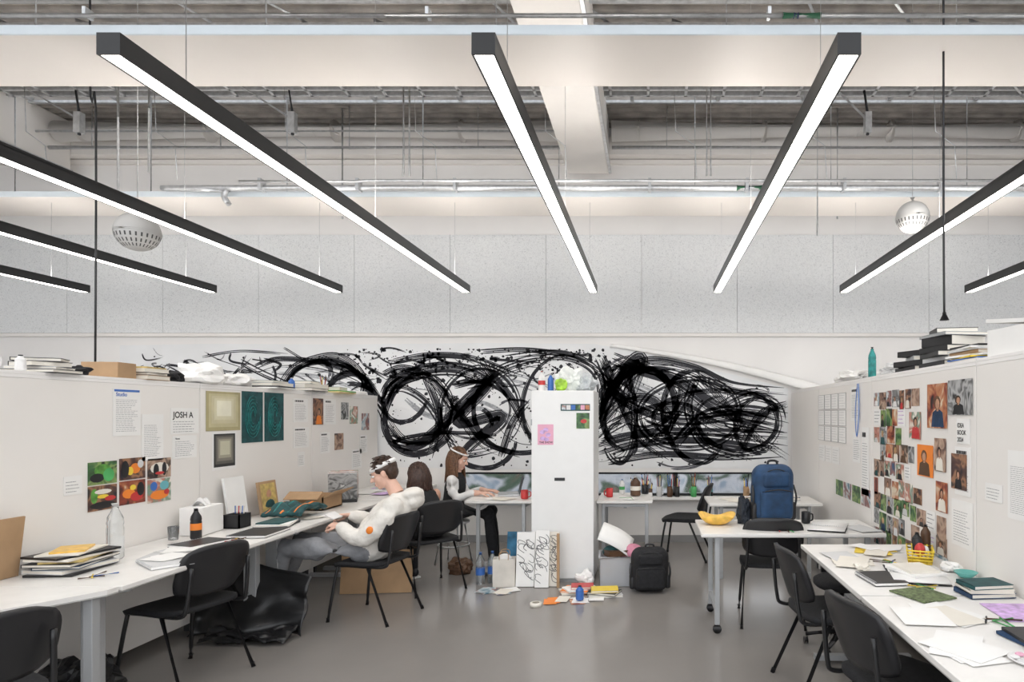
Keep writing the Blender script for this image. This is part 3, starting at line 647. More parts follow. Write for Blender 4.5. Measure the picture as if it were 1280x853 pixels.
for q in ((0,0,.005,.3,.36,.01),(-.145,0,.06,.01,.36,.12),(.145,0,.06,.01,.36,.12),(0,-.175,.06,.3,.01,.12),(0,.175,.06,.3,.01,.12)): b.box((q[0],q[1],q[2]),q[3:],card)
b.box((.2,0,.14),(.14,.36,.006),card,rot=Matrix.Rotation(-.5,3,'Y')); b.box((0,-.23,.14),(.3,.12,.006),card,rot=Matrix.Rotation(.5,3,'X')); b.done((-3.08,5.92,DZ+.001))
b=B('print_rack')
for i in range(7):
    R=Matrix.Rotation(.3,3,'X'); b.box((0,i*.06,.15),(.26,.01,.28),[PH[3],paper,PH[0],PH[4],paper,PH[2],PH[5]][i],rot=R)
b.box((0,.18,.01),(.26,.5,.02),black); b.done((-3.03,6.32,DZ+.001),.4)
sheets('loose_papers',-2.85,-2.78,5.3,5.6,DZ,5,[paper,paper2],(.14,.2)); sheets('loose_papers',-3.2,-2.85,6.95,7.5,DZ,8,[paper,paper,paperg,lilac])
# left partition top
mug(-3.5,3.36,LT,.045,.09,shirtw,'brush_mug',4)
stack('black_folders',-3.52,3.70,LT,[(.3,.22,.02,black,.1,0),(.24,.2,.015,paperg,.3,0),(.2,.2,.03,black,-.3,0),(.22,.16,.02,black,.5,0)])
bottle(-3.46,3.52,LT,.025,.09,shirtw,black,None,'paint_bottle'); crumple('black_cloth',-3.5,3.92,LT,.06,.05,.035,blackf,19,.5,3)
stack('book_stack',-3.52,4.42,LT,[(.26,.22,.03,card,.05,0),(.24,.2,.02,black,.1,0),(.26,.2,.025,paper2,-.1,0),(.22,.2,.012,gold,.1,0)])
b=B('cardboard_box'); b.box((0,0,.05),(.22,.17,.10),card,bev=.003); b.box((.0,.0,.102),(.03,.17,.002),paper2); b.done((-3.53,4.18,LT+.001),.1)
crumple('black_cloth',-3.5,4.68,LT,.08,.09,.05,blackf,14,.5,3)
crumple('crumpled_tissue_paper',-3.5,5.0,LT,.14,.2,.09,paper,3,.5,3); crumple('white_fabric_bundle',-3.5,5.42,LT,.12,.14,.06,shirtw,8,.5,3)
stack('portfolio_stack',-3.5,5.9,LT,[(.3,.4,.01,paper,.1,0),(.3,.4,.012,black,.2,0),(.26,.3,.03,paperg,-.1,0),(.2,.3,.02,darkteal,.1,0)])
stack('magazine_pile',-3.5,6.5,LT,[(.3,.4,.03,black,.1,0),(.28,.34,.04,paper2,-.2,0),(.2,.3,.03,darkteal,.2,0)])
stack('magazine_pile',-3.5,7.1,LT,[(.3,.5,.015,yellow,.1,0),(.28,.4,.01,green,-.1,0),(.2,.3,.04,black,.2,0)])
bottle(-3.48,6.22,LT,.03,.12,blue,shirtw,None,'paint_bottle'); mug(-3.46,6.78,LT,.03,.08,card,'brush_pot',5)
rolls('paper_rolls',-3.5,7.6,LT,3,.36,paper)
# right partition top
bottle(1.85,5.32,RT,.032,.26,teal,black,None,'drinks_flask')
crumple('crumpled_paper_wrap',1.9,5.95,RT,.1,.45,.06,paper,5,.7,4); crumple('foil_wrap',1.9,4.95,RT,.1,.16,.05,paperg,6,.8,4)
stack('letter_tray_stack',1.92,4.05,RT,[(.28,.36,.03,black,.0,0),(.24,.3,.03,paperg,.1,0),(.30,.34,.03,black,-.1,0),(.28,.3,.035,black,.15,0),(.26,.26,.06,black,.3,0),(.28,.30,.02,legg,.1,0),(.24,.2,.03,black,-.2,0)])
stack('black_equipment_pile',1.92,4.47,RT,[(.28,.34,.03,black,.0,0),(.28,.3,.04,black,.3,0),(.2,.28,.03,legg,-.2,0),(.24,.26,.04,black,.4,0)])
stack('magazine_pile',1.90,3.66,RT,[(.24,.34,.01,paper2,.0,0),(.24,.3,.008,blue,.1,0),(.24,.3,.008,yellow,-.1,0),(.24,.32,.012,paper,.2,0),(.22,.3,.02,card,.05,0),(.24,.3,.01,paperg,.1,0),(.24,.3,.01,paper,-.1,0),(.22,.28,.01,black,.1,0)])
b=B('white_storage_box'); b.box((0,0,.07),(.26,.42,.14),paper,bev=.005); b.box((0,.0,.165),(.27,.43,.02),paper,rot=Matrix.Rotation(.12,3,'X')); b.done((1.93,3.18,RT+.001),.1)
b=B('yellow_bowl'); rg=[]
for r,z in ((.05,0),(.09,.012),(.125,.045),(.145,.075),(.135,.072),(.10,.03),(.04,.012)):
    rg.append([V((r*math.cos(t)*(1+.06*math.sin(5*t)),r*math.sin(t)*.8*(1+.06*math.sin(4*t)),z*(1+.25*math.sin(3*t)*(r>.12)))) for t in [2*pi*k/30 for k in range(30)]])
b.loft(rg,amber); b.done((.53,5.03,DZ+.001))
def backpack(name,x,y,z,w,d,h,m,rz,strap=black):
    b=B(name); b.box((0,0,h/2),(w,d,h),m,bev=min(w,d)*.46,seg=8); b.box((0,-d*.48,h*.34),(w*.78,d*.4,h*.5),m,bev=d*.19,seg=6); b.box((0,-d*.42,h*.75),(w*.66,d*.3,h*.26),m,bev=d*.14,seg=6)
    b.tube([(-w*.36,-d*.6,h*.56),(0,-d*.70,h*.6),(w*.36,-d*.6,h*.56)],.005,strap,6,sm=4)
    b.tube([(-w*.4,-d*.3,h*.83),(0,-d*.52,h*.93),(w*.4,-d*.3,h*.83)],.004,strap,6,sm=5)
    b.tube([(-.04,0,h*.97),(-.03,0,h*1.05),(.03,0,h*1.05),(.04,0,h*.97)],.01,strap,6,sm=4)
    for s in (-1,1):
        b.tube([(s*w*.2,d*.45,h*.93),(s*w*.32,d*.8,h*.7),(s*w*.36,d*.75,h*.35),(s*w*.4,d*.4,h*.1)],.017,strap,6,sm=5,flat=.4)
        b.tube([(s*w*.5,-d*.1,h*.65),(s*w*.53,-d*.3,h*.45),(s*w*.49,-d*.2,h*.2)],.01,strap,6,sm=4,flat=.4)
        b.box((s*w*.47,0,h*.22),(.05,d*.6,h*.3),strap,bev=.02,seg=3)
    b.done((x,y,z+.001),rz)
backpack('blue_backpack',.97,5.06,DZ,.33,.2,.47,navy,.15)
crumple('navy_jacket',.75,5.1,DZ,.055,.09,.12,M('jacket_dark',(.015,.02,.03),.8),9,.4,4)
mug(1.24,5.08,DZ,.035,.09,black,'black_cup'); sheets('loose_papers',1.5,1.6,4.8,5.1,DZ,5,[paper,paper2,paperg]); spiral(1.36,4.86,DZ,.18,.26,1.2,black,True); pens('pencils',1.0,4.78,DZ,5,.08)
# right desks
sheets('colour_prints',1.3,1.6,3.95,4.15,DZ,10,[paper,green,yellow,paper,paper2,paper],(.14,.2))
b=B('yellow_basket')
for i in range(5):
    z=.012+i*.018; q=.085+.004*i; b.tube([(-q,-q*.7,z),(q,-q*.7,z),(q,q*.7,z),(-q,q*.7,z),(-q,-q*.7,z)],.005,yellow,6)
for i in range(14):
    a=i*2*pi/14; c=V((max(-1,min(1,1.4*math.cos(a))),max(-1,min(1,1.4*math.sin(a)))*.7,0)); b.cyl(c*.085+V((0,0,.005)),c*.101+V((0,0,.09)),.004,yellow,6)
b.box((0,0,.006),(.17,.12,.01),yellow); b.ell((-.03,0,.08),(.04,.03,.04),red); b.ell((.04,.01,.09),(.03,.03,.05),black); b.ell((0,-.03,.07),(.03,.02,.03),paper)
b.done((1.57,3.72,DZ+.001),1.2)
bottle(1.69,3.92,DZ+.016,.03,.17,brown,black,None,'sauce_bottle'); bottle(1.62,3.88,DZ+.016,.03,.13,black,black,None,'ink_bottle')
spiral(1.42,3.42,DZ,.19,.27,1.35,black,True); stack('sketchbook_pile',1.42,3.42,DZ+.022,[(.2,.24,.012,paper,.3,0),(.16,.2,.012,paper2,.1,0)]); spiral(1.12,3.32,DZ,.17,.24,.1)
stack('cutting_mat',1.3,3.05,DZ,[(.2,.22,.006,M('olive_pattern',(.12,.16,.07),.6,var=.7,scale=60),.4,0)])
stack('book_stack',1.60,3.06,DZ,[(.22,.15,.022,navy,.1,0),(.21,.15,.018,paper2,.0,0),(.2,.14,.02,darkteal,.15,0)])
b=B('teal_dish'); b.lathe([(.03,0),(.06,.03),(.055,.03),(.025,.006)],(0,0,0),M('teal_ceramic',(.12,.42,.38),.3)); b.done((1.67,3.38,DZ+.001))
crumple('tissue',1.66,3.52,DZ,.045,.06,.03,paper,2,.5,3); crumple('tissue',1.18,3.56,DZ,.04,.05,.02,paper2,17,.5,3)
sheets('loose_papers',1.12,1.3,2.7,2.8,DZ,4,[paper,paper2]); sheets('purple_drawing',1.58,1.6,2.78,2.8,DZ,1,[lilac]); stack('notebook_pile',1.46,2.42,DZ,[(.16,.22,.012,navy,.2,0),(.15,.2,.012,black,.0,0)])
sheets('printed_handouts',1.14,1.18,2.3,2.4,DZ,4,[paper,paper,paperg]); sheets('loose_papers',1.14,1.22,3.66,3.85,DZ,6,[paper,paper2,paperg])
pens('pencils',1.45,2.64,DZ,5,.05); pens('pencils',1.36,3.2,DZ,4,.03); pens('pencils',1.38,3.74,DZ,6,.04)
b=B('paint_palette'); b.lathe([(.05,0),(.07,.012),(.065,.014),(.045,.004)],(0,0,0),shirtw)
for k in range(7): b.ell((.045*math.cos(k*.9),.045*math.sin(k*.9),.012),(.016,.016,.006),[shirtw,paper2,pink,shirtw,paperg,shirtw,paper2][k])
b.done((1.32,2.22,DZ+.001)); crumple('tissue',1.43,2.2,DZ,.04,.05,.03,paper,5,.5,3)
stack('floor_magazines',1.25,3.3,0,[(.22,.3,.02,paper2,.1,0),(.22,.3,.02,red,.2,0),(.2,.3,.03,paperg,0,0),(.22,.28,.02,navy,.1,0),(.2,.3,.03,paper,.3,0)])
# back desks
b=B('laptop'); b.box((0,0,.008),(.22,.3,.014),galv); b.box((.13,0,.1),(.006,.3,.2),black,rot=Matrix.Rotation(.25,3,'Y')); b.done((-1.52,6.9,DZ+.001),.25)
mug(-1.28,6.55,DZ,.038,.09,red); sheets('loose_papers',-1.6,-1.4,6.5,6.6,DZ,4,[paper,paper2],(.18,.22)); 
mug(-.42,6.7,DZ,.036,.09,red,'red_cup'); bottle(-.15,6.8,DZ,.055,.2,brown,paper2,paper2,'glue_jar'); mug(-.05,6.98,DZ,.04,.1,black,'brush_pot',8); sheets('loose_papers',-.3,-.2,6.5,6.6,DZ,3,[paper,green,paper],(.15,.2))
bottle(-.30,6.95,DZ,.03,.16,shirtw,blue,green,'paint_bottle')
sheets('loose_papers',.8,1.1,6.35,6.5,DZ,6,[paper,paper2,PH[5]]); stack('book_stack',1.4,6.55,DZ,[(.22,.28,.03,navy,0,0),(.2,.25,.02,paper,0,0)]); mug(1.15,6.7,DZ,.036,.09,shirtw)
for x,m in ((-.9,green),(-.2,yellow),(.0,brown),(.12,paperg),(.25,brown),(.34,black),(.55,green),(.75,teal),(1.2,card)): mug(x,BW-.08,WZ0,.035,.1+.03*(x>0),m,'sill_pot',7)
# locker top
bottle(-1.07,6.35,1.836,.035,.2,shirtw,red,red,'spray_bottle'); bottle(-.99,6.4,1.836,.03,.17,blue,shirtw,None,'paint_bottle')
crumple('plastic_carrier_bag',-.80,6.42,1.836,.15,.14,.13,M('bag_white',(.8,.82,.8),.3,var=.1),21,.55,4); crumple('plastic_carrier_bag',-.63,6.36,1.836,.09,.12,.09,M('bag_grey',(.55,.58,.6),.3),23,.5,4); crumple('green_snack_packet',-.86,6.2,1.836,.06,.04,.07,M('packet_lime',(.35,.6,.05),.3,var=.5),25,.3,3)
# floor clutter near locker
b=B('painted_boards')
rr=random.Random(5)
for i,(x,w_,h,y) in enumerate(((-1.16,.17,.50,5.95),(-1.0,.13,.52,5.92),(-.9,.10,.5,5.96))):
    R=Matrix.Rotation(-.16,3,'X'); b.box(tuple(V((x,y,.004))+R@V((0,0,h/2))),(w_,.02,h),paper if i<2 else paper2,rot=R)
    for k in range(14):
        cx,cz=rr.uniform(-.35,.35)*w_,rr.uniform(.12,.88)*h
        pts=[V((x,y,.004))+R@V((max(-w_*.47,min(w_*.47,cx+rr.uniform(.02,.05)*math.cos(t*1.3+k))),-.0115,max(.02,min(h-.02,cz+.045*math.sin(t+k))))) for t in [q*.5 for q in range(8)]]
        b.tube(pts,.0022,ink,4,sm=2)
b.bb(-.86,-.835,5.92,5.94,0,.5,card); b.done()
bottle(-1.60,6.05,0,.042,.3,glassm,blue,blue,'water_bottle'); bottle(-1.50,6.1,0,.042,.3,glassm,blue,blue,'water_bottle')
stack('floor_papers',-.66,5.80,0,[(.3,.2,.01,paper2,.3,0),(.25,.2,.015,orange,-.2,0),(.28,.18,.012,paper,.5,.03),(.2,.15,.02,red,.1,.05)]); stack('floor_papers',-.40,5.68,0,[(.3,.2,.02,paperg,.2,0),(.26,.18,.02,black,-.3,0),(.24,.16,.02,yellow,.1,0)])
sheets('scattered_floor_papers',-.85,-.45,5.45,5.6,0,7,[paper,paper,orange,paper2,PH[0]],(.14,.2)); sheets('scattered_floor_papers',-1.55,-1.2,5.75,5.85,0,6,[paper,paperg,PH[4],paper2],(.15,.2))
bottle(-.60,5.5,.012,.035,.12,blue,black,None,'paint_bottle'); b=B('tape_roll'); b.lathe([(.03,0),(.05,0),(.05,.03),(.03,.03)],(0,0,0),paper2,cap=False); b.done((-.95,5.35,.001))
tubm=M('storage_tub_plastic',(.62,.63,.66),.3,trans=.3)
b=B('plastic_storage_tub')
for q in ((0,0,.008,.40,.28,.016),(-.2,0,.14,.01,.30,.27),(.2,0,.14,.01,.30,.27),(0,-.145,.14,.41,.01,.27),(0,.145,.14,.41,.01,.27)): b.box(q[:3],q[3:],tubm)
b.tube([(-.21,-.155,.275),(.21,-.155,.275),(.21,.155,.275),(-.21,.155,.275),(-.21,-.155,.275)],.01,tubm,6)
b.box((0,-.02,.12),(.34,.22,.2),PH[5]); b.ell((.1,0,.28),(.12,.1,.09),M('pink_cloth',(.55,.22,.3),.8,var=.3)); b.ell((-.08,0,.30),(.1,.08,.06),darkteal); b.box((-.05,-.05,.3),(.2,.14,.05),brown,rz=.4); b.done((-.27,6.10,.001),.1)
b=B('card_sheet'); b.sheet(lambda u,v:((u-.5)*.34,(v-.5)*.22,.03*math.sin(u*3)),8,3,paper,.004); o=b.done((-.32,6.07,.42)); o.rotation_euler=(.8,.55,.2)
backpack('black_backpack',0.0,5.82,0,.34,.2,.40,blackf,.1)
b=B('paper_carrier_bag')
for q in ((0,0,.004,.2,.12,.008),(-.1,0,.13,.004,.12,.26),(.1,0,.13,.004,.12,.26),(0,-.06,.13,.2,.004,.26),(0,.06,.13,.2,.004,.26)): b.box(q[:3],q[3:],M('bag_kraft_white',(.7,.66,.6),.7,var=.1))
for s in (-1,1): b.tube([(-.04,s*.06,.25),(-.035,s*.06,.32),(.035,s*.06,.32),(.04,s*.06,.25)],.004,card,6,sm=4)
b.ell((0,0,.24),(.07,.04,.06),shirtw); b.done((-1.36,6.0,.001),.1)
crumple('white_paper_heap',-.6,5.99,0,.08,.06,.08,paper,31,.5,3); crumple('crumpled_clothing',-1.52,6.42,0,.14,.12,.08,M('clothing_grey',(.3,.3,.3),.8),33,.5,4); crumple('green_carrier_bag',-1.28,6.25,0,.08,.06,.1,green,37,.5,3)
b=B('leaning_canvas'); b.box((0,0,.2),(.26,.02,.4),M('canvas_blue',(.05,.2,.35),.7,var=.5),rot=Matrix.Rotation(-.2,3,'X')); b.done((-1.33,6.55,.003))
crumple('brown_handbag',-1.9,6.45,0,.12,.08,.09,brown,35,.4,4)
# under left desk
def pl(u,v):
    x=-.42+u*.80; z=.56*v*(1-.30*u)+.015; y=-.02+.18*(1-v)+.10*noise.noise(V((u*3,v*3,2)))-.05*math.sin(u*9)*(1-v)
    return (x+.05*noise.noise(V((u*4,v*4,9))),-y,z)
b=B('black_polythene_sheet'); b.sheet(pl,30,24,plas,.006); b.sheet(lambda u,v:(-.25+u*.6,-.1-.2*v+.06*noise.noise(V((u*5,v*5,4))),.02+.06*abs(noise.noise(V((u*4,v*4,7))))+.06*(1-v)),24,16,plas,.006); b.done((-2.88,4.72,0))
b=B('cardboard_sheet'); b.box((0,0,.19),(.62,.008,.38),card,rot=Matrix.Rotation(-.15,3,'X')); b.done((-2.45,5.75,.003),.1)
crumple('rubbish_bag',-3.1,3.45,0,.17,.2,.17,plas,41,.4,4)
# ---------------------------------------------------------------- people
def remeshed(bld,vox,parent,mats,label=None,sm=3,disp=0,name=None,fold=0):
    o=bld.done(); md=o.modifiers.new('r','REMESH'); md.mode='VOXEL'; md.voxel_size=vox; md.use_smooth_shade=True
    if sm: s2=o.modifiers.new('s','SMOOTH'); s2.iterations=sm; s2.factor=.5
    dg=bpy.context.evaluated_depsgraph_get(); dg.update(); me=bpy.data.meshes.new_from_object(o.evaluated_get(dg)); nm=bld.n
    bpy.data.objects.remove(o); me.materials.clear()
    for m in mats: me.materials.append(m)
    if disp:
        for v in me.vertices:
            c=v.co; k=noise.noise(c*14)*disp+noise.noise(c*32)*disp*.45
            if fold: k-=fold*(1-abs(noise.noise(V((c.x*9,c.y*7,c.z*16)))*2))**3*.6
            v.co=c+v.normal*k
    for p in me.polygons:
        p.use_smooth=True; p.material_index=label(p.center) if label else 0
    o=bpy.data.objects.new(nm,me); COL.objects.link(o); o.parent=parent; return o
def segd(p,a,c):
    d=c-a; L=d.length_squared; t=max(0,min(1,(p-a).dot(d)/L)) if L else 0; return (p-(a+d*t)).length
def basis(fwd,up):
    f=V(fwd).normalized(); r=f.cross(V(up)).normalized(); u=r.cross(f); return Matrix(((r.x,f.x,u.x),(r.y,f.y,u.y),(r.z,f.z,u.z)))
def hand(parent,nm,wr,dirv,back,side,curl,mat):
    R=basis(dirv,back); wr=V(wr); b=B(nm); T=lambda p:wr+R@V(p)
    rg=[]
    for y,hw,hd in ((-.03,.024,.019),(0,.026,.018),(.03,.036,.016),(.06,.041,.014),(.088,.040,.012)):
        rg.append([T((hw*math.cos(t),y,hd*math.sin(t))) for t in [k*pi/6 for k in range(12)]])
    b.loft(rg,mat)
    for i,(x,L) in enumerate(((.030,.070),(.011,.080),(-.010,.074),(-.029,.058))):
        p=V((x*side,.080,0)); a=curl*.35; pts=[V((x*side*.9,.06,0)),p]; sp=(x*side)*.12
        for f in (.45,.32,.26):
            a+=curl*.5; p=p+V((sp*.3,math.cos(a),-math.sin(a)))*L*f; pts.append(p)
        b.tube([T(q) for q in pts],[.010,.0098,.009,.0082,.007],mat,8); b.ell(T(pts[-1]),(.007,.007,.007),mat,seg=8,rings=6)
        for q in pts[1:-1]: b.ell(T(q),(.0092,.0092,.0092),mat,seg=8,rings=6)
    t=[V((.018*side,.015,-.004)),V((.042*side,.042,-.012)),V((.055*side,.068,-.022)),V((.054*side,.092,-.032))]
    b.tube([T(q) for q in t],[.014,.012,.010,.0085],mat,8); b.ell(T(t[-1]),(.0085,.0085,.0085),mat,seg=8,rings=6)
    remeshed(b,.0038,parent,[mat],sm=2)
def head(parent,c,fwd,up,skin,hairm,neck,long_=0,band=None,bandh=.03,bandz=.064,seed=1,stra=60,hs=1.0):
    R=basis(fwd,up); c=V(c); T=lambda p:c+R@(V(p)*hs)
    b=B('head')
    for cc,r in (((0,-.012,.03),(.075,.094,.084)),((0,.022,-.03),(.060,.062,.080)),((0,.058,-.092),(.024,.02,.018)),((.035,.045,-.03),(.026,.028,.03)),((-.035,.045,-.03),(.026,.028,.03)),((0,.070,.028),(.046,.018,.012)),((0,.082,-.062),(.022,.011,.006)),((0,.079,-.074),(.019,.011,.006)),((.012,.088,-.03),(.009,.010,.008)),((-.012,.088,-.03),(.009,.010,.008))):
        b.ell(T(cc),[q*hs for q in r],skin,R)
    b.tube([T((0,.082,.016)),T((0,.096,-.008)),T((0,.106,-.027))],[.008,.009,.011],skin,8); b.ell(T((0,.104,-.028)),(.012,.011,.01),skin)
    for s in (-1,1):
        b.ell(T((s*.078,-.006,-.008)),(.009,.02,.031),skin,R); b.ell(T((s*.084,-.014,.002)),(.006,.012,.02),skin,R)
    b.tube([T((0,-.02,-.03)),T((0,-.022,-.08)),V(neck)],[.056,.052,.058],skin,14)
    inv=R.transposed()
    def lab(p):
        q=inv@(p-c)/hs; return 1 if (q.y>.083 and -.082<q.z<-.056 and abs(q.x)<.021) else 0
    remeshed(b,.006,parent,[skin,lipm],lab,sm=2)
    e=B('eyes_and_brows')
    for s in (-1,1):
        e.ell(T((s*.030,.076,.004)),(.0125,.0115,.008),eyew,R,12,8); e.ell(T((s*.030,.0855,.003)),(.0055,.003,.0055),iris,R,10,6)
        e.tube([T((s*.014,.090,.024)),T((s*.030,.090,.030)),T((s*.048,.078,.024))],[.003,.0035,.002],hairm,6,sm=3)
    e.done(parent=parent)
    h=B('hair'); rq=random.Random(seed)
    h.ell(T((0,-.024,.044)),[q*hs for q in (.083,.098,.086)],hairm,R,22,16); h.ell(T((0,-.055,.0)),[q*hs for q in (.074,.06,.075)],hairm,R,20,12)
    for s in (-1,1): h.ell(T((s*.064,.004,.04)),[q*hs for q in (.022,.045,.04)],hairm,R,12,8)
    o=remeshed(h,.007,parent,[hairm],sm=1,disp=.006)
    h=B('hair_strands')
    for k in range(stra):
        a=rq.uniform(-2.4,2.4) if not long_ else rq.uniform(-2.1,2.1); el=rq.uniform(.0,1.3)
        st=V((.084*math.sin(a)*math.cos(el),-.024-.098*math.cos(a)*math.cos(el),.044+.086*math.sin(el)))
        p0=T(st)
        if long_:
            out=(R@V((math.sin(a),-math.cos(a)*.9,0))).normalized(); L=long_*rq.uniform(.75,1.05)
            side=T((.09*math.sin(a),-.03-.095*math.cos(a),-.01)); low=side+V((0,0,-L*.5))+out*.012; end=side+V((rq.uniform(-.02,.02),rq.uniform(-.02,.02),-L))+out*rq.uniform(-.01,.03)
            h.tube([p0,side,low,end],[.009,.013,.012,.003],hairm,6,sm=5)
        else:
            tng=(R@V((rq.uniform(-.5,.5),.9,rq.uniform(-.1,.5)))).normalized(); nn=(p0-T((0,-.02,.04))).normalized(); h.tube([p0-nn*.005,p0+nn*.01+tng*.012,p0+nn*.006+tng*.035],[.008,.006,.002],hairm,5,sm=3)
    h.done(parent=parent)
    if band:
        h=B('headband')
        def bf(u,v):
            t=2*pi*u; zz=bandz-.012*math.cos(t)+(v-.5)*bandh; k=1.0-.08*abs(v-.5)*2
            return T((.090*k*math.sin(t),-.020+.108*k*math.cos(t),zz))
        h.sheet(bf,32,4,band,.004); h.done(parent=parent)
def person(name,J,sec,arms,legs,mats,labs,headkw,disp=.004,hands=(),shoes=None,fold=0):
    root=bpy.data.objects.new(name,None); COL.objects.link(root); segs=[]
    b=B('body'); side=V(J['side']).normalized(); rg=[]
    for i,(c,hw,hd) in enumerate(sec):
        a=V(sec[min(i+1,len(sec)-1)][0])-V(sec[max(i-1,0)][0]); f=a.normalized().cross(side).normalized()
        rg.append([V(c)+side*hw*math.copysign(abs(math.cos(t))**.8,math.cos(t))+f*hd*math.copysign(abs(math.sin(t))**.9,math.sin(t)) for t in [k*pi/10 for k in range(20)]])
    b.loft(rg,mats[0])
    for i in range(len(sec)-1): segs.append((V(sec[i][0]),V(sec[i+1][0]),min(sec[i][1],sec[i][2])*1.05,labs['torso'] if i else labs.get('pelvis',labs['legs'])))
    for ch,r,lb in arms+legs:
        ch=[V(p) for p in ch]; b.tube(ch,r,mats[0],14)
        for p,q in zip(ch,r): b.ell(p,(q*.99,)*3,mats[0],seg=12,rings=8)
        for i in range(len(ch)-1): segs.append((ch[i],ch[i+1],(r[i]+r[i+1])/2,lb[i]))
    for e in J.get('extra',[]): b.ell(e[0],e[1],mats[0]); segs.append((V(e[0]),V(e[0])+V((0,0,.001)),min(e[1]),e[2]))
    def lab(p):
        return min(segs,key=lambda s:segd(p,s[0],s[1])-s[2])[3]
    remeshed(b,.011,root,mats,lab,sm=5,disp=disp,fold=fold)
    for hk in hands: hand(root,*hk)
    for (p,d) in (shoes or []):
        s=B('shoe'); p=V(p); d=V(d).normalized(); R=basis(d,(0,0,1))
        s.ell(p+R@V((0,.09,.045)),(.045,.12,.036),mats[-1],R); s.ell(p+R@V((0,.0,.06)),(.042,.06,.055),mats[-1],R); s.box(tuple(p+R@V((0,.075,.012))),(.085,.27,.022),sole,rot=R,bev=.008)
        s.done(parent=root)
    head(root,**headkw); return root
mY=5.12
person('seated_man',{'side':(0,1,0),'extra':[((-1.89,mY,.975),(.08,.13,.05),0),((-1.87,mY,.92),(.06,.12,.07),0)]},
 [((-2.30,mY,.50),.17,.12),((-2.22,mY,.57),.20,.16),((-2.13,mY,.68),.205,.165),((-2.05,mY,.80),.21,.155),((-1.99,mY,.89),.20,.125),((-1.985,mY,.95),.12,.085),((-1.99,mY,.985),.07,.07)],
 [([(-1.99,mY-.17,.885),(-2.03,mY-.215,.81),(-2.09,mY-.245,.73),(-2.17,mY-.255,.665),(-2.24,mY-.24,.665),(-2.32,mY-.21,.695),(-2.38,mY-.17,.728)],[.085,.083,.080,.075,.068,.060,.050],[0]*6),
  ([(-1.99,mY+.17,.885),(-2.05,mY+.22,.82),(-2.12,mY+.25,.75),(-2.20,mY+.25,.70),(-2.28,mY+.22,.71),(-2.36,mY+.17,.745),(-2.42,mY+.11,.775)],[.085,.083,.080,.075,.068,.060,.050],[0]*6)],
 [([(-2.26,mY-.10,.545),(-2.60,mY-.13,.555),(-2.84,mY-.14,.56),(-2.93,mY-.13,.30),(-2.98,mY-.12,.10)],[.105,.095,.080,.066,.05],[1]*4),
  ([(-2.26,mY+.10,.545),(-2.60,mY+.13,.555),(-2.86,mY+.14,.56),(-2.97,mY+.13,.30),(-3.02,mY+.12,.10)],[.105,.095,.080,.066,.05],[1]*4)],
 [hoodie,trous,black],{'torso':0,'legs':1,'pelvis':1},
 dict(c=(-2.13,mY,1.13),fwd=(-.92,-.30,-.38),up=(-.35,0,.93),skin=skinB,hairm=hairb,neck=(-2.02,mY,.97),band=shirtw,bandh=.034,bandz=.062,seed=3,stra=130),disp=.006,fold=.006,
 hands=[('hand_left',(-2.40,mY-.15,.735),(-.9,.25,.12),(.2,-.3,.9),-1,.9,skinB),('hand_right',(-2.44,mY+.09,.785),(-.9,-.3,.0),(.2,.4,.9),1,.9,skinB)],
 shoes=[((-2.98,mY-.12,0),(-1,0,0)),((-3.02,mY+.12,0),(-1,0,0))])
b=B('sleeve_print'); b.ell((-2.10,mY-.322,.735),(.026,.010,.030),orange,Matrix.Rotation(.5,3,'Y')); b.done(parent=bpy.data.objects['seated_man'])
b=B('phone'); b.box((0,0,0),(.08,.15,.01),shirtw,bev=.003,rot=Matrix.Rotation(.5,3,'Y')); b.done((-2.51,mY-.03,.80),parent=bpy.data.objects['seated_man'])
f2=V((-.80,.60,0)).normalized(); s2=V((f2.y,-f2.x,0)); c2=V((-2.06,5.95,0))
def q2(f,s,z): return c2+f2*f+s2*s+V((0,0,z))
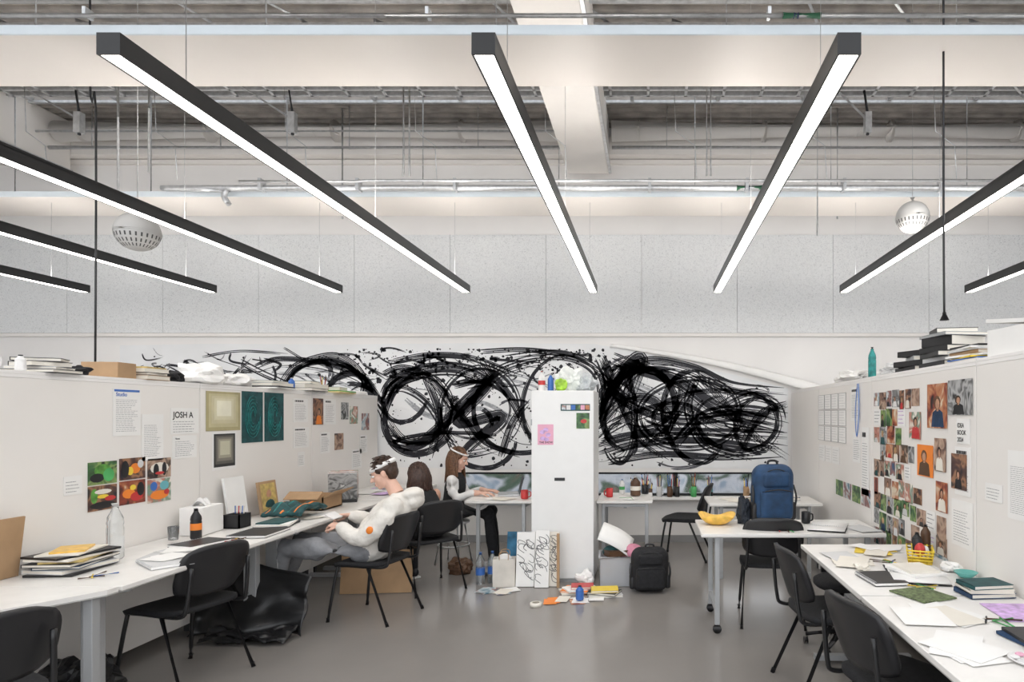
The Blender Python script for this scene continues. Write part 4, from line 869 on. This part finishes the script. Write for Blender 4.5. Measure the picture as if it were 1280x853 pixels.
person('seated_woman',{'side':s2},
 [(q2(-.02,0,.50),.16,.11),(q2(-.03,0,.56),.165,.12),(q2(0,0,.66),.135,.095),(q2(.06,0,.77),.155,.095),(q2(.10,0,.85),.15,.085),(q2(.13,0,.89),.09,.06),(q2(.15,0,.92),.05,.05)],
 [([q2(.10,-.15,.845),q2(.16,-.20,.72),q2(.22,-.21,.66),q2(.33,-.18,.73),q2(.42,-.12,.775)],[.05,.043,.037,.032,.026],[1]*4),
  ([q2(.10,.15,.845),q2(.16,.20,.72),q2(.22,.21,.66),q2(.33,.18,.73),q2(.42,.12,.775)],[.05,.043,.037,.032,.026],[1]*4)],
 [([q2(.0,-.09,.54),q2(.40,-.11,.55),q2(.42,-.11,.30),q2(.40,-.11,.09)],[.095,.062,.055,.042],[0]*3),
  ([q2(.0,.09,.54),q2(.40,.11,.55),q2(.42,.11,.30),q2(.40,.11,.09)],[.095,.062,.055,.042],[0]*3)],
 [blackf,skinA,black],{'torso':0,'legs':0},
 dict(c=q2(.17,0,1.02),fwd=f2+V((0,0,-.35)),up=(f2*.3+V((0,0,1))),skin=skinA,hairm=M('hair_dark_brown',(.05,.022,.014),.45,var=.5,scale=60),neck=q2(.14,0,.90),long_=.20,seed=5,stra=120),disp=.003,
 hands=[('hand_left',q2(.43,-.11,.778),f2+s2*.3,(0,0,1),1,.5,skinA),('hand_right',q2(.43,.11,.778),f2-s2*.3,(0,0,1),-1,.5,skinA)],
 shoes=[(q2(.40,-.11,0),f2),(q2(.40,.11,0),f2)])
wY=6.92
person('seated_woman',{'side':(0,1,0)},
 [((-2.13,wY,.51),.16,.12),((-2.13,wY,.57),.165,.125),((-2.12,wY,.70),.13,.10),((-2.10,wY,.83),.15,.105),((-2.09,wY,.92),.15,.085),((-2.09,wY,.96),.08,.06),((-2.085,wY,.99),.05,.05)],
 [([(-2.09,wY-.16,.91),(-2.07,wY-.20,.79),(-2.02,wY-.20,.72),(-1.88,wY-.18,.775),(-1.80,wY-.15,.775)],[.058,.053,.048,.038,.028],[1,1,1,2]),
  ([(-2.09,wY+.16,.91),(-2.07,wY+.20,.79),(-2.02,wY+.20,.72),(-1.88,wY+.16,.775),(-1.80,wY+.1,.775)],[.058,.053,.048,.038,.028],[1,1,1,2])],
 [([(-2.10,wY-.09,.55),(-1.72,wY-.12,.55),(-1.68,wY-.12,.30),(-1.66,wY-.12,.09)],[.10,.07,.06,.05],[0]*3),
  ([(-2.10,wY+.09,.55),(-1.74,wY+.12,.55),(-1.72,wY+.12,.30),(-1.70,wY+.12,.09)],[.10,.07,.06,.05],[0]*3)],
 [blackf,shirtw,skinB,black],{'torso':0,'legs':0},
 dict(c=(-2.06,wY,1.125),fwd=(.93,-.15,-.30),up=(.28,0,.95),skin=skinB,hairm=hairl,neck=(-2.09,wY,.97),long_=.30,band=shirtw,bandh=.016,bandz=.075,seed=8,stra=110),disp=.003,
 hands=[('hand_left',(-1.79,wY-.15,.775),(1,.1,0),(0,0,1),1,.4,skinB),('hand_right',(-1.79,wY+.1,.775),(1,-.1,0),(0,0,1),-1,.4,skinB)],
 shoes=[((-1.66,wY-.12,0),(1,0,0)),((-1.70,wY+.12,0),(1,0,0))])
